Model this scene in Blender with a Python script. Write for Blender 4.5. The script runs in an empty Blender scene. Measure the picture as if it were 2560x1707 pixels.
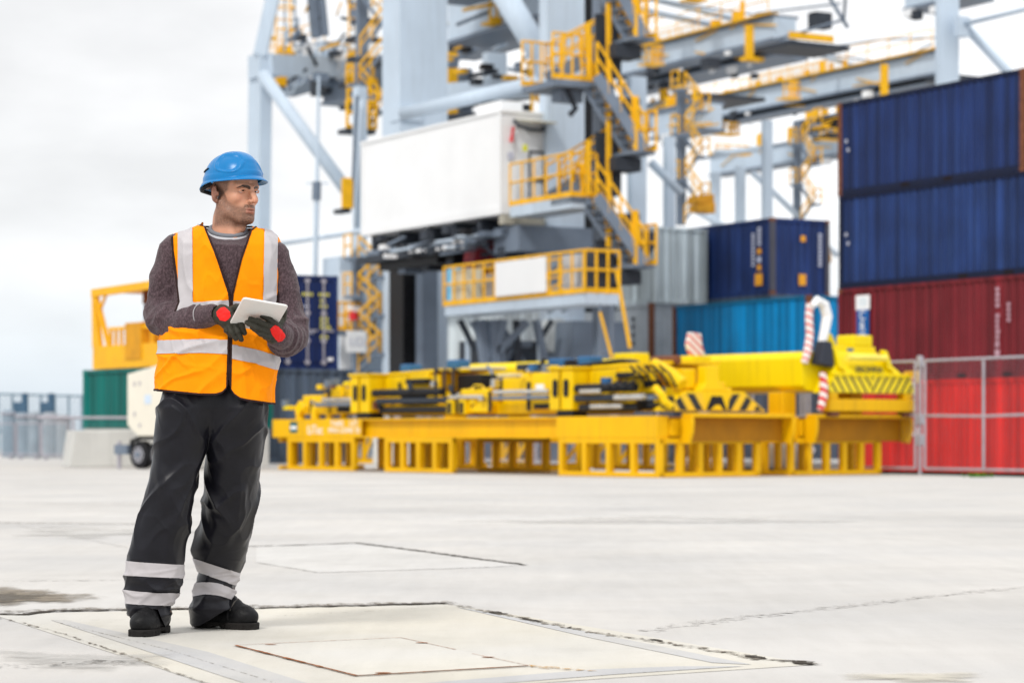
import bpy, bmesh, math, random
import numpy as np
from mathutils import Vector, Matrix
random.seed(7)
SC = bpy.context.scene
COL = SC.collection
FPX, HORY, CAMH, CX = 6044.0, 1085.0, 0.773, 1280.0     # focal length in photo pixels, horizon row, eye height

def W(px, py, Y):
    return Vector(((px-CX)*Y/FPX, Y, CAMH-(py-HORY)*Y/FPX))
def V3(*a): return Vector(a)

# ------------------------------------------------------------------ mesh builder
class MB:
    def __init__(s): s.v=[]; s.f=[]; s.m=[]
    def add(s, vs, fs, mi=0):
        n=len(s.v); s.v += [tuple(v) for v in vs]
        for f in fs: s.f.append(tuple(i+n for i in f)); s.m.append(mi)
    def obox(s, o, a, b, c, mi=0):
        """box from corner o along three edge vectors"""
        o=Vector(o); a=Vector(a); b=Vector(b); c=Vector(c)
        if a.cross(b).dot(c)<0: a,b=b,a
        p=[o,o+a,o+a+b,o+b,o+c,o+a+c,o+a+b+c,o+b+c]
        s.add(p,[(0,3,2,1),(4,5,6,7),(0,1,5,4),(1,2,6,5),(2,3,7,6),(3,0,4,7)],mi)
    def box(s, x0,x1,y0,y1,z0,z1,mi=0):
        s.obox((x0,y0,z0),(x1-x0,0,0),(0,y1-y0,0),(0,0,z1-z0),mi)
    def bar(s, p, q, w, h, mi=0, up=(0,0,1)):
        """rectangular bar between two points, w sideways, h along up"""
        p=Vector(p); q=Vector(q); d=(q-p).normalized(); u=Vector(up)
        if abs(d.dot(u))>0.98: u=Vector((.866,.5,0))
        sd=d.cross(u).normalized(); u=sd.cross(d).normalized()
        s.obox(p-sd*w/2-u*h/2, q-p, sd*w, u*h, mi)
    def tube(s, pts, r, n=8, mi=0, caps=True):
        pts=[Vector(p) for p in pts]
        rs = r if isinstance(r,(list,tuple)) else [r]*len(pts)
        rings=[]; prev=None
        for i,p in enumerate(pts):
            if i==0: d=pts[1]-pts[0]
            elif i==len(pts)-1: d=pts[-1]-pts[-2]
            else: d=(pts[i+1]-p).normalized()+(p-pts[i-1]).normalized()
            if d.length<1e-9: d=Vector((0,0,1))
            d.normalize()
            if prev is None:
                a=Vector((0,0,1)) if abs(d.z)<.9 else Vector((1,0,0))
                e=d.cross(a).normalized()
            else:
                e=(prev-d*prev.dot(d))
                e = e.normalized() if e.length>1e-6 else d.cross(Vector((0,0,1))).normalized()
            prev=e; g=d.cross(e)
            rings.append([p+(e*math.cos(2*math.pi*k/n)+g*math.sin(2*math.pi*k/n))*rs[i] for k in range(n)])
        vs=[v for rg in rings for v in rg]; fs=[]
        for i in range(len(rings)-1):
            for k in range(n):
                k2=(k+1)%n
                fs.append((i*n+k,i*n+k2,(i+1)*n+k2,(i+1)*n+k))
        if caps:
            fs.append(tuple(reversed(range(n)))); fs.append(tuple((len(rings)-1)*n+k for k in range(n)))
        s.add(vs,fs,mi)
    def prism(s, poly, d, mi=0):
        """poly: planar list of points, extruded by vector d"""
        poly=[Vector(p) for p in poly]; d=Vector(d); n=len(poly)
        nv=Vector((0,0,0))
        for i in range(n): nv+= (poly[i]-poly[0]).cross(poly[(i+1)%n]-poly[0])
        if nv.dot(d)>0: poly=poly[::-1]
        vs=poly+[p+d for p in poly]
        fs=[tuple(range(n)), tuple(reversed(range(n,2*n)))]
        for i in range(n):
            j=(i+1)%n; fs.append((j,i,n+i,n+j))
        s.add(vs,fs,mi)
    def build(s, name, mats, parent=None, smooth=False, bevel=0, kind=None):
        me=bpy.data.meshes.new(name); me.from_pydata(s.v,[],s.f)
        if not isinstance(mats,(list,tuple)): mats=[mats]
        for m in mats: me.materials.append(m)
        if len(mats)>1: me.polygons.foreach_set('material_index', s.m)
        if smooth: me.polygons.foreach_set('use_smooth',[True]*len(me.polygons))
        me.update()
        o=bpy.data.objects.new(name,me); COL.objects.link(o)
        if parent: o.parent=parent; o.matrix_parent_inverse=Matrix.Translation(parent.location).inverted()
        if bevel:
            b=o.modifiers.new('bevel','BEVEL'); b.width=bevel; b.segments=2; b.limit_method='ANGLE'; b.angle_limit=.6
        if kind: o['kind']=kind
        return o

def tag(o,label,cat,group=None,kind=None):
    o['label']=label; o['category']=cat
    if group: o['group']=group
    if kind: o['kind']=kind
    return o
def thing(name,label,cat,loc=(0,0,0),group=None):
    o=bpy.data.objects.new(name,None); COL.objects.link(o); o.location=Vector(loc); o.empty_display_size=.2
    return tag(o,label,cat,group)
def copy_tree(o,delta,parent=None):
    c=o.copy(); COL.objects.link(c)
    if parent is not None: c.parent=parent
    else: c.location=Vector(o.location)+Vector(delta)
    if parent is not None: c.matrix_parent_inverse=o.matrix_parent_inverse.copy()
    for ch in list(o.children): copy_tree(ch,delta,c)
    return c
def text(name,s,mat,origin,xdir,updir,size,parent,depth=.004,align='CENTER',sx=1.0):
    cu=bpy.data.curves.new(name,'FONT'); cu.body=s; cu.size=size; cu.extrude=depth; cu.align_x=align; cu.align_y='CENTER'
    cu.materials.append(mat); o=bpy.data.objects.new(name,cu); COL.objects.link(o)
    x=Vector(xdir).normalized(); u=Vector(updir).normalized(); n=x.cross(u).normalized(); u=n.cross(x)
    T=Matrix((x*sx,u,n)).transposed().to_4x4(); T.translation=Vector(origin)
    me=bpy.data.meshes.new_from_object(o); bpy.data.objects.remove(o); me.transform(T)
    o=bpy.data.objects.new(name,me); COL.objects.link(o)
    if parent:
        o.parent=parent; o.matrix_parent_inverse=Matrix.Translation(parent.location).inverted()
    return o

# ------------------------------------------------------------------ materials
def srgb(r,g,b):
    f=lambda c:(c/255/12.92) if c/255<=.04045 else ((c/255+.055)/1.055)**2.4
    return (f(r),f(g),f(b))
def mat(name, col, rough=.6, metal=0., var=.12, scale=3., bump=0., bscale=40., spec=.22, coat=0., streak=0., dirt=None, dirt_amt=.0, sheen=0., bands=0.):
    """painted / cloth / concrete surface: base colour broken up by noise, optional vertical streaks, dirt and bump"""
    m=bpy.data.materials.new(name); m.use_nodes=True; nt=m.node_tree; N=nt.nodes; L=nt.links
    b=N['Principled BSDF']; b.inputs['Roughness'].default_value=rough; b.inputs['Metallic'].default_value=metal
    b.inputs['Specular IOR Level'].default_value=spec
    if coat: b.inputs['Coat Weight'].default_value=coat; b.inputs['Coat Roughness'].default_value=.1
    if sheen: b.inputs['Sheen Weight'].default_value=sheen; b.inputs['Sheen Roughness'].default_value=.5
    tc=N.new('ShaderNodeTexCoord')
    n1=N.new('ShaderNodeTexNoise'); n1.inputs['Scale'].default_value=scale; n1.inputs['Detail'].default_value=6
    L.new(tc.outputs['Object'],n1.inputs['Vector'])
    mr=N.new('ShaderNodeMapRange'); mr.inputs['From Min'].default_value=.3; mr.inputs['From Max'].default_value=.7
    mr.inputs['To Min'].default_value=1-var; mr.inputs['To Max'].default_value=1+var
    L.new(n1.outputs['Fac'],mr.inputs['Value'])
    mx=N.new('ShaderNodeMix'); mx.data_type='RGBA'; mx.blend_type='MULTIPLY'; mx.inputs['Factor'].default_value=1
    mx.inputs['A'].default_value=(*col,1); L.new(mr.outputs['Result'],mx.inputs['B'])
    out=mx.outputs['Result']
    if streak or dirt:
        mp=N.new('ShaderNodeMapping'); mp.inputs['Scale'].default_value=(6,6,.35); L.new(tc.outputs['Object'],mp.inputs['Vector'])
        n2=N.new('ShaderNodeTexNoise'); n2.inputs['Scale'].default_value=1.6; n2.inputs['Detail'].default_value=5
        L.new(mp.outputs['Vector'],n2.inputs['Vector'])
        r2=N.new('ShaderNodeMapRange'); r2.inputs['From Min'].default_value=.5; r2.inputs['From Max'].default_value=.8
        r2.inputs['To Max'].default_value=max(streak,dirt_amt); L.new(n2.outputs['Fac'],r2.inputs['Value'])
        m2=N.new('ShaderNodeMix'); m2.data_type='RGBA'; L.new(r2.outputs['Result'],m2.inputs['Factor'])
        L.new(out,m2.inputs['A']); m2.inputs['B'].default_value=(*(dirt or tuple(c*.5 for c in col)),1); out=m2.outputs['Result']
    if bands:     # uneven rib tone, with the shading between rib faces painted in
        mb_=N.new('ShaderNodeMapping'); mb_.inputs['Scale'].default_value=(2.6,2.6,.02); L.new(tc.outputs['Object'],mb_.inputs['Vector'])
        nb_=N.new('ShaderNodeTexNoise'); nb_.inputs['Scale'].default_value=1.5; nb_.inputs['Detail'].default_value=3; nb_.inputs['Roughness'].default_value=.7; L.new(mb_.outputs[0],nb_.inputs['Vector'])
        rb_=N.new('ShaderNodeMapRange'); rb_.inputs['From Min'].default_value=.32; rb_.inputs['From Max'].default_value=.68; rb_.inputs['To Min'].default_value=1-bands; rb_.inputs['To Max'].default_value=1+bands; L.new(nb_.outputs['Fac'],rb_.inputs['Value'])
        sb_=N.new('ShaderNodeVectorMath'); sb_.operation='SCALE'; L.new(out,sb_.inputs[0]); L.new(rb_.outputs[0],sb_.inputs['Scale']); out=sb_.outputs[0]
    L.new(out,b.inputs['Base Color'])
    rr=N.new('ShaderNodeMapRange'); rr.inputs['To Min'].default_value=max(rough-.1,.02); rr.inputs['To Max'].default_value=min(rough+.1,1)
    L.new(n1.outputs['Fac'],rr.inputs['Value']); L.new(rr.outputs['Result'],b.inputs['Roughness'])
    if bump:
        n3=N.new('ShaderNodeTexNoise'); n3.inputs['Scale'].default_value=bscale; n3.inputs['Detail'].default_value=5
        L.new(tc.outputs['Object'],n3.inputs['Vector'])
        bp=N.new('ShaderNodeBump'); bp.inputs['Strength'].default_value=bump; bp.inputs['Distance'].default_value=.01
        L.new(n3.outputs['Fac'],bp.inputs['Height']); L.new(bp.outputs['Normal'],b.inputs['Normal'])
    return m
def stripe_mat(name, c1, c2, direction, period, rough=.5, duty=.5):
    """hard diagonal stripes along a world direction"""
    m=bpy.data.materials.new(name); m.use_nodes=True; nt=m.node_tree; N=nt.nodes; L=nt.links; b=N['Principled BSDF']
    b.inputs['Roughness'].default_value=rough
    tc=N.new('ShaderNodeTexCoord'); vm=N.new('ShaderNodeVectorMath'); vm.operation='DOT_PRODUCT'
    L.new(tc.outputs['Object'],vm.inputs[0]); vm.inputs[1].default_value=direction
    d=N.new('ShaderNodeMath'); d.operation='DIVIDE'; L.new(vm.outputs['Value'],d.inputs[0]); d.inputs[1].default_value=period
    fr=N.new('ShaderNodeMath'); fr.operation='FRACT'; L.new(d.outputs[0],fr.inputs[0])
    gt=N.new('ShaderNodeMath'); gt.operation='GREATER_THAN'; L.new(fr.outputs[0],gt.inputs[0]); gt.inputs[1].default_value=duty
    mx=N.new('ShaderNodeMix'); mx.data_type='RGBA'; L.new(gt.outputs[0],mx.inputs['Factor'])
    mx.inputs['A'].default_value=(*c1,1); mx.inputs['B'].default_value=(*c2,1); L.new(mx.outputs['Result'],b.inputs['Base Color'])
    return m

M={}
M['steel']   = mat('crane_paint',(.50,.59,.69),.5,var=.06,scale=.6,streak=.12,dirt=(.2,.22,.24),dirt_amt=.22)
M['steel_dk']= mat('dark_steel_and_shade',(.035,.042,.055),.55,var=.2,scale=1.5)  # darkened, like the mid steel, to put underside shade into the colour
M['steel_md']= mat('mid_steel',(.16,.20,.26),.5,var=.12,scale=1.2,streak=.15)
M['black']   = mat('black_rubber_and_shade',(.012,.012,.014),.55,var=.2)  # also colours soffits, recesses and gaps whose shade is painted black
M['yrail']   = mat('handrail_paint',(.84,.45,.012),.5,var=.12,scale=2)
M['white']   = mat('white_paint',(.82,.83,.84),.45,var=.03,scale=.8)
M['yellow']  = mat('spreader_paint',(.84,.54,.0),.45,var=.08,scale=1.4,streak=.2,dirt=(.30,.14,.02),dirt_amt=.3)
M['rackyel'] = mat('rack_paint',(.80,.445,.0),.5,var=.08,scale=1.1,streak=.2,dirt=(.42,.2,.02),dirt_amt=.35)
M['lemon']   = mat('lemon_paint',(.82,.63,.0),.42,var=.06,scale=1.1,streak=.12,dirt=(.4,.25,.02),dirt_amt=.25)
M['chrome']  = mat('chrome_rod',(.62,.60,.56),.25,metal=.9,var=.1)
M['hose']    = mat('rubber_hose',(.015,.015,.018),.45,var=.2)
M['galv']    = mat('galvanised_steel',(.40,.385,.43),.45,metal=.25,var=.1,scale=6)
M['bluemach']= mat('blue_motor_paint',(.03,.12,.28),.5)
M['rust']    = mat('rusty_steel',(.16,.06,.03),.8,var=.35,scale=9)
M['conc']    = mat('block_concrete',(.55,.55,.53),.85,var=.08,scale=1.3,bump=.3,streak=.15,dirt=(.32,.32,.3),dirt_amt=.2)
M['whitepaint']=mat('white_lettering',(.85,.85,.86),.6,var=.03)
M['greymark']=mat('grey_lettering',(.5,.52,.62),.6,var=.05)
M['yelmark'] = mat('yellow_lettering',(.62,.58,.12),.6,var=.05)
M['orgmark'] = mat('orange_sticker',(.75,.33,.02),.6,var=.05)
# ------------------------------------------------------------------ camera, sky, sun
cam=bpy.data.cameras.new('camera'); camo=bpy.data.objects.new('camera',cam); COL.objects.link(camo)
camo.location=(0,0,CAMH); camo.rotation_euler=(math.radians(90),0,0)
cam.sensor_width=36; cam.lens=FPX*36/2560; cam.shift_y=(HORY-853.5)/2560; cam.clip_end=6000; cam.clip_start=.1
cam.dof.use_dof=True; cam.dof.focus_distance=9.22; cam.dof.aperture_fstop=3.7; cam.dof.aperture_blades=0
SC.camera=camo
SUN_EL, SUN_AZ = 46, 207       # compass-like: measured clockwise from +Y; behind the camera, a little to its left
wd=bpy.data.worlds.new('World'); SC.world=wd; wd.use_nodes=True
N=wd.node_tree.nodes; L=wd.node_tree.links; N.clear()
out=N.new('ShaderNodeOutputWorld')
sky=N.new('ShaderNodeTexSky'); sky.sky_type='NISHITA'; sky.sun_disc=False
sky.sun_elevation=math.radians(SUN_EL); sky.sun_rotation=math.radians(SUN_AZ); sky.dust_density=3; sky.air_density=1
bg1=N.new('ShaderNodeBackground'); bg1.inputs['Strength'].default_value=.09; L.new(sky.outputs[0],bg1.inputs['Color'])
# overcast layer: brighter towards the zenith, thin grey cloud banks, bluish near the horizon
tc=N.new('ShaderNodeTexCoord'); sep=N.new('ShaderNodeSeparateXYZ'); L.new(tc.outputs['Generated'],sep.inputs[0])
ramp=N.new('ShaderNodeValToRGB'); L.new(sep.outputs['Z'],ramp.inputs[0])
e=ramp.color_ramp.elements
e[0].position=0; e[0].color=(.66,.735,.80,1); e[1].position=1; e[1].color=(1.0,1.0,1.0,1)
for p,c in ((.012,(.68,.75,.81)),(.035,(.77,.82,.86)),(.07,(.88,.895,.91)),(.14,(.90,.905,.915)),(.4,(.95,.95,.96))):
    x=ramp.color_ramp.elements.new(p); x.color=(*c,1)
mp=N.new('ShaderNodeMapping'); mp.inputs['Scale'].default_value=(5,5,13); L.new(tc.outputs['Generated'],mp.inputs['Vector'])
nz=N.new('ShaderNodeTexNoise'); nz.inputs['Scale'].default_value=1.3; nz.inputs['Detail'].default_value=7; nz.inputs['Roughness'].default_value=.52; L.new(mp.outputs[0],nz.inputs['Vector'])
cr=N.new('ShaderNodeMapRange'); cr.inputs['From Min'].default_value=.36; cr.inputs['From Max'].default_value=.66; cr.inputs['To Min'].default_value=.89; cr.inputs['To Max'].default_value=1.11; L.new(nz.outputs['Fac'],cr.inputs['Value'])
# the bank thins out to the right (azimuth)
az=N.new('ShaderNodeMapRange'); az.inputs['From Min'].default_value=-.2; az.inputs['From Max'].default_value=.06; az.inputs['To Min'].default_value=.98; az.inputs['To Max'].default_value=1.2; L.new(sep.outputs['X'],az.inputs['Value'])
mlt=N.new('ShaderNodeMath'); mlt.operation='MULTIPLY'; L.new(cr.outputs[0],mlt.inputs[0]); L.new(az.outputs[0],mlt.inputs[1])
zen=N.new('ShaderNodeMapRange'); zen.inputs['From Min'].default_value=.2; zen.inputs['From Max'].default_value=1.0; zen.inputs['To Min'].default_value=1.0; zen.inputs['To Max'].default_value=1.15; L.new(sep.outputs['Z'],zen.inputs['Value'])
ml2=N.new('ShaderNodeMath'); ml2.operation='MULTIPLY'; L.new(mlt.outputs[0],ml2.inputs[0]); L.new(zen.outputs[0],ml2.inputs[1])
vm=N.new('ShaderNodeVectorMath'); vm.operation='SCALE'; L.new(ramp.outputs[0],vm.inputs[0]); L.new(ml2.outputs[0],vm.inputs['Scale'])
bg2=N.new('ShaderNodeBackground'); L.new(vm.outputs[0],bg2.inputs['Color']); bg2.inputs['Strength'].default_value=1.13
ms=N.new('ShaderNodeMixShader'); ms.inputs[0].default_value=.93; L.new(bg1.outputs[0],ms.inputs[1]); L.new(bg2.outputs[0],ms.inputs[2]); L.new(ms.outputs[0],out.inputs['Surface'])
sun=bpy.data.lights.new('sun','SUN'); sun.energy=1.9; sun.angle=math.radians(11); sun.color=(1,.965,.91)
so=bpy.data.objects.new('sun',sun); COL.objects.link(so)
el,azr=math.radians(SUN_EL),math.radians(SUN_AZ)
sd=Vector((math.sin(azr)*math.cos(el),math.cos(azr)*math.cos(el),math.sin(el)))
so.rotation_euler=(-sd).to_track_quat('-Z','Y').to_euler(); so.location=(0,0,40)
vs=SC.view_settings; vs.view_transform='Standard'; vs.look='None'; vs.exposure=.0; vs.gamma=1; vs.use_curve_mapping=False
SC.cycles.use_denoising=True
SC.cycles.max_bounces=6; SC.cycles.transparent_max_bounces=12
# ------------------------------------------------------------------ ground
def concrete(name, col, tint, streak_rot=0.0, bump=.25, speck=True):
    m=bpy.data.materials.new(name); m.use_nodes=True; nt=m.node_tree; N=nt.nodes; L=nt.links; b=N['Principled BSDF']
    b.inputs['Roughness'].default_value=.85; b.inputs['Specular IOR Level'].default_value=.3
    tc=N.new('ShaderNodeTexCoord')
    def noise(scale,detail=6,rough=.55,sc=(1,1,1),rot=0):
        mp=N.new('ShaderNodeMapping'); mp.inputs['Scale'].default_value=sc; mp.inputs['Rotation'].default_value=(0,0,rot); L.new(tc.outputs['Object'],mp.inputs['Vector'])
        n=N.new('ShaderNodeTexNoise'); n.inputs['Scale'].default_value=scale; n.inputs['Detail'].default_value=detail; n.inputs['Roughness'].default_value=rough
        L.new(mp.outputs[0],n.inputs['Vector']); return n.outputs['Fac']
    def rng(f,a,b_,c,d):
        r=N.new('ShaderNodeMapRange'); r.inputs['From Min'].default_value=a; r.inputs['From Max'].default_value=b_; r.inputs['To Min'].default_value=c; r.inputs['To Max'].default_value=d; L.new(f,r.inputs['Value']); return r.outputs[0]
    def mul(x,y):
        k=N.new('ShaderNodeMath'); k.operation='MULTIPLY'; L.new(x,k.inputs[0]); L.new(y,k.inputs[1]); return k.outputs[0]
    big=rng(noise(.35,5),.3,.7,.94,1.05)
    mid=rng(noise(2.2,6,.6),.3,.7,.93,1.05)
    brush=rng(noise(9,5,.6,(1,.12,1),streak_rot),.3,.7,.955,1.035)
    fine=rng(noise(130,3,.7),.25,.75,.95,1.04)
    blot=rng(noise(.16,7,.62,(1,1.6,1)),.40,.66,1.035,.90); film=rng(noise(1.1,8,.68),.5,.75,1.0,.93)
    v=mul(mul(mul(big,mid),mul(brush,fine)),mul(blot,film))
    if speck:
        sp=rng(noise(55,2,.5),.70,.78,1.0,.72); v=mul(v,sp)
        pt=rng(noise(.9,7,.65),.60,.78,1.0,.86); v=mul(v,pt)
    tn=N.new('ShaderNodeMix'); tn.data_type='RGBA'; L.new(rng(noise(.55,5),.4,.62,0,1),tn.inputs['Factor'])
    tn.inputs['A'].default_value=(*col,1); tn.inputs['B'].default_value=(*tint,1)
    s=N.new('ShaderNodeVectorMath'); s.operation='SCALE'; L.new(tn.outputs['Result'],s.inputs[0]); L.new(v,s.inputs['Scale'])
    L.new(s.outputs[0],b.inputs['Base Color'])
    bp=N.new('ShaderNodeBump'); bp.inputs['Strength'].default_value=bump; bp.inputs['Distance'].default_value=.006
    L.new(noise(60,6,.7),bp.inputs['Height']); L.new(bp.outputs[0],b.inputs['Normal'])
    return m
M['ground']=concrete('concrete_ground',(.535,.517,.492),(.495,.484,.470))
M['slab']=concrete('cream_concrete',(.575,.545,.475),(.56,.545,.51))
M['slabgrey']=concrete('grey_trowelled_concrete',(.46,.46,.465),(.50,.485,.455))
M['hatch']=concrete('hatch_concrete',(.60,.575,.51),(.575,.56,.525),bump=.12)
M['pit']=concrete('pale_pit_concrete',(.56,.547,.525),(.545,.535,.52))
def crackmat(name,col,thr=.45,sc=26,soft=.04):
    m=bpy.data.materials.new(name); m.use_nodes=True; nt=m.node_tree; N=nt.nodes; L=nt.links; b=N['Principled BSDF']
    b.inputs['Base Color'].default_value=(*col,1); b.inputs['Roughness'].default_value=.95; b.inputs['Specular IOR Level'].default_value=.1
    tc=N.new('ShaderNodeTexCoord'); n=N.new('ShaderNodeTexNoise'); n.inputs['Scale'].default_value=sc; n.inputs['Detail'].default_value=6; n.inputs['Roughness'].default_value=.7
    L.new(tc.outputs['Object'],n.inputs['Vector'])
    r=N.new('ShaderNodeMapRange'); r.inputs['From Min'].default_value=thr-soft; r.inputs['From Max'].default_value=thr+soft; L.new(n.outputs['Fac'],r.inputs['Value'])
    L.new(r.outputs[0],b.inputs['Alpha']); return m
M['crack']=crackmat('crack_dirt',(.05,.042,.034),.42)
M['crumble']=crackmat('crumbled_edge',(.20,.175,.145),.52)
M['fade']=crackmat('tyre_scuff',(.44,.425,.405),.55)
M['stain']=crackmat('oil_stain',(.22,.19,.145),.47,9,.14)
M['rustline']=mat('rusted_rim',(.26,.085,.02),.9,var=.4,scale=30)
M['ruststain']=crackmat('rust_stain',(.45,.27,.10),.53)

def G(px,py,z=0.0):
    Y=(CAMH-z)*FPX/(py-HORY); return Vector(((px-CX)*Y/FPX,Y,z))
# one sheet to the horizon; the container yard to the right lies a little lower
xs=[-3000,-400,-120,-40,-20,-10,-5,0,3,6,8,10,14,20,40,120,400,3000]
ys=[-60,0,4,8,12,20,30,40,44,47.5,50,54,58,62,66,72,80,100,140,250,600,1500,4500]
def ground_z(x,y):
    a=min(max((y-48)/10,0),1)*min(max((x-1.5)/4,0),1)
    return -.40*a
g=MB(); g.v=[(x,y,ground_z(x,y)) for y in ys for x in xs]
nx=len(xs)
for j in range(len(ys)-1):
    for i in range(nx-1): g.f.append((j*nx+i,j*nx+i+1,(j+1)*nx+i+1,(j+1)*nx+i)); g.m.append(0)
g.build('ground',M['ground'],kind='structure')
wm=mat('sea_water',(.20,.28,.33),.15,var=.1,scale=.3,bump=.3,bscale=2)
w=MB(); w.add([(-2600,128,.004),(-9.5,128,.004),(-60,1400,.004),(-2600,1400,.004)],[(0,1,2,3)]); w.build('water',wm,kind='structure')

def sheet(name,pxs,z,m,kind='structure'):
    b=MB(); z*=.35; b.add([G(x,y,z) for x,y in pxs],[tuple(range(len(pxs)))]); o=b.build(name,m,kind=kind)
    if o.data.polygons[0].normal.z<0: o.data.flip_normals()
    return o
def strip(name,pxs,w,z,m,jit=0.,seg=40,seed=1,taper=True):
    """a thin ground line along photo points: width in metres, ragged edges"""
    rnd=random.Random(seed); z*=.35; P=[G(x,y,z) for x,y in pxs]; pts=[]
    for a,b in zip(P[:-1],P[1:]):
        n=max(2,int((b-a).length/.05)) if jit else 2
        n=min(n,160)
        pts+=[a.lerp(b,i/n) for i in range(n)]
    pts.append(P[-1]); b=MB(); vs=[]
    for i,p in enumerate(pts):
        d=(pts[min(i+1,len(pts)-1)]-pts[max(i-1,0)]).normalized(); s=Vector((-d.y,d.x,0))
        k=w/2*(1 if not taper else min(1,.25+i*.4,.25+(len(pts)-1-i)*.4))
        vs+=[p+s*(k+rnd.uniform(-jit,jit)*w), p-s*(k+rnd.uniform(-jit,jit)*w)]
    fs=[(2*i,2*i+1,2*i+3,2*i+2) for i in range(len(pts)-1)]
    b.add(vs,fs); return b.build(name,m,kind='structure')

# the big cream pit surround and its darker trowelled border
sheet('pavement_slab',[(-320,1546),(0,1534),(1118,1509),(1500,1570),(2040,1660),(1700,1682),(1330,1707),(900,1760),(640,1747),(300,1637),(0,1541)],.004,M['slab'])
sheet('slab_border',[(128,1549),(160,1548),(520,1628),(770,1707),(900,1748),(760,1752),(560,1690),(330,1614)],.008,M['slabgrey'])
sheet('slab_border',[(1140,1516),(1180,1522),(1500,1584),(1880,1660),(1780,1655),(1480,1594)],.008,M['slabgrey'])
sheet('slab_border',[(1250,1707),(1540,1684),(1860,1664),(1700,1664),(1480,1672),(1050,1707)],.008,M['slabgrey'])
strip('slab_joint',[(125,1549.5),(400,1547.5),(640,1541),(1130,1515)],.004,.012,M['crumble'],.2,seed=3)
strip('slab_joint',[(135,1552),(420,1622),(640,1690),(760,1730)],.004,.012,M['crumble'],.2,seed=4)
strip('slab_joint',[(1480,1688),(1700,1672),(1880,1662)],.005,.012,M['fade'],.2,seed=5)
strip('ground_crack',[(-80,1532),(60,1534),(120,1526),(330,1522),(620,1519),(900,1512),(1118,1506)],.060,.014,M['crack'],.35,seed=6,taper=False)
strip('ground_crack',[(-80,1528),(300,1520),(700,1514),(1130,1503)],.15,.0135,M['crumble'],.35,seed=7,taper=False)
strip('ground_crack',[(1118,1506),(1240,1530),(1500,1582),(1700,1610),(1900,1645),(2055,1659)],.05,.014,M['crumble'],.4,seed=8,taper=False)
for i,(a,b,w_) in enumerate((((1232,1527),(1262,1534),.05),((1300,1541),(1360,1555),.03),((1420,1566),(1450,1571),.03),((1620,1596),(1660,1602),.045),((1880,1636),(1925,1645),.06),((1960,1648),(2055,1659),.07))):
    strip('ground_crack',[a,((a[0]+b[0])/2,(a[1]+b[1])/2+1),b],w_,.0145,M['crack'],.4,seed=20+i)
strip('ground_crack',[(-10,1541),(60,1556),(150,1580),(300,1630),(520,1707),(600,1735)],.014,.013,M['crumble'],.6,seed=9,taper=False)
# second pit further back
sheet('pavement_slab',[(640,1362),(888,1357),(1310,1411),(1230,1417),(800,1430),(640,1405)],.004,M['pit'])
strip('ground_crack',[(600,1365),(760,1361),(890,1356),(1060,1377),(1220,1399),(1318,1411)],.05,.012,M['crack'],.3,seed=11)
strip('ground_crack',[(640,1404),(720,1417),(795,1430),(1000,1424),(1260,1414)],.03,.012,M['fade'],.3,seed=12)
# scuffs and construction joints on the open concrete
strip('ground_joint',[(1610,1575),(1800,1548),(2100,1515),(2340,1486),(2600,1462)],.10,.012,M['fade'],.4,seed=13,taper=False)
strip('ground_joint',[(-40,1304),(40,1306),(230,1308),(370,1309)],.12,.012,M['crumble'],.2,seed=14)
strip('ground_joint',[(40,1312),(150,1332),(310,1366),(420,1392)],.03,.012,M['fade'],.3,seed=15)
strip('ground_joint',[(60,1257),(200,1259),(340,1257)],.2,.012,M['fade'],.3,seed=16)
strip('ground_joint',[(-30,1665),(150,1660),(340,1650)],.14,.012,M['fade'],.45,seed=17)
strip('ground_joint',[(-60,1452),(200,1449),(520,1446)],.06,.012,M['fade'],.3,seed=18)
def stain(name,cx_,cy_,rx,ry,col,thr,sc,z,seed=0):
    """irregular stain: a disc whose cover thins out towards the rim and is broken up by noise"""
    m=bpy.data.materials.new(name+'_film'); m.use_nodes=True; nt=m.node_tree; N=nt.nodes; L=nt.links; b=N['Principled BSDF']
    b.inputs['Base Color'].default_value=(*col,1); b.inputs['Roughness'].default_value=.8
    tc=N.new('ShaderNodeTexCoord'); n=N.new('ShaderNodeTexNoise'); n.inputs['Scale'].default_value=sc; n.inputs['Detail'].default_value=7; n.inputs['Roughness'].default_value=.68; L.new(tc.outputs['Object'],n.inputs['Vector'])
    a=N.new('ShaderNodeAttribute'); a.attribute_name='cover'; ad=N.new('ShaderNodeMath'); ad.operation='ADD'; L.new(n.outputs['Fac'],ad.inputs[0]); L.new(a.outputs['Fac'],ad.inputs[1])
    r=N.new('ShaderNodeMapRange'); r.inputs['From Min'].default_value=thr; r.inputs['From Max'].default_value=thr+.30; r.inputs['To Max'].default_value=.92; L.new(ad.outputs[0],r.inputs['Value']); L.new(r.outputs[0],b.inputs['Alpha'])
    vs=[]; cov=[]; fs=[]; nr,na=10,48
    for i in range(nr+1):
        for k in range(na):
            t=2*math.pi*k/na; w=1+.22*math.sin(3*t+seed)+.13*math.sin(7*t+2*seed); f=i/nr
            vs.append(G(cx_+rx*w*f*math.cos(t),cy_+ry*w*f*math.sin(t),z)); cov.append(.62*(1-f**1.6))
    for i in range(nr):
        for k in range(na): k2=(k+1)%na; fs.append((i*na+k,i*na+k2,(i+1)*na+k2,(i+1)*na+k))
    bb=MB(); bb.add(vs,fs); o=bb.build(name,m,kind='structure'); at=o.data.attributes.new('cover','FLOAT','POINT'); at.data.foreach_set('value',cov)
    if o.data.polygons[len(fs)//2].normal.z<0: o.data.flip_normals()
stain('ground_stain',40,1490,230,30,(.20,.165,.12),.72,7,.0050,1.0)
stain('ground_stain',10,1492,140,20,(.10,.085,.065),.80,11,.0054,2.2)
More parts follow.
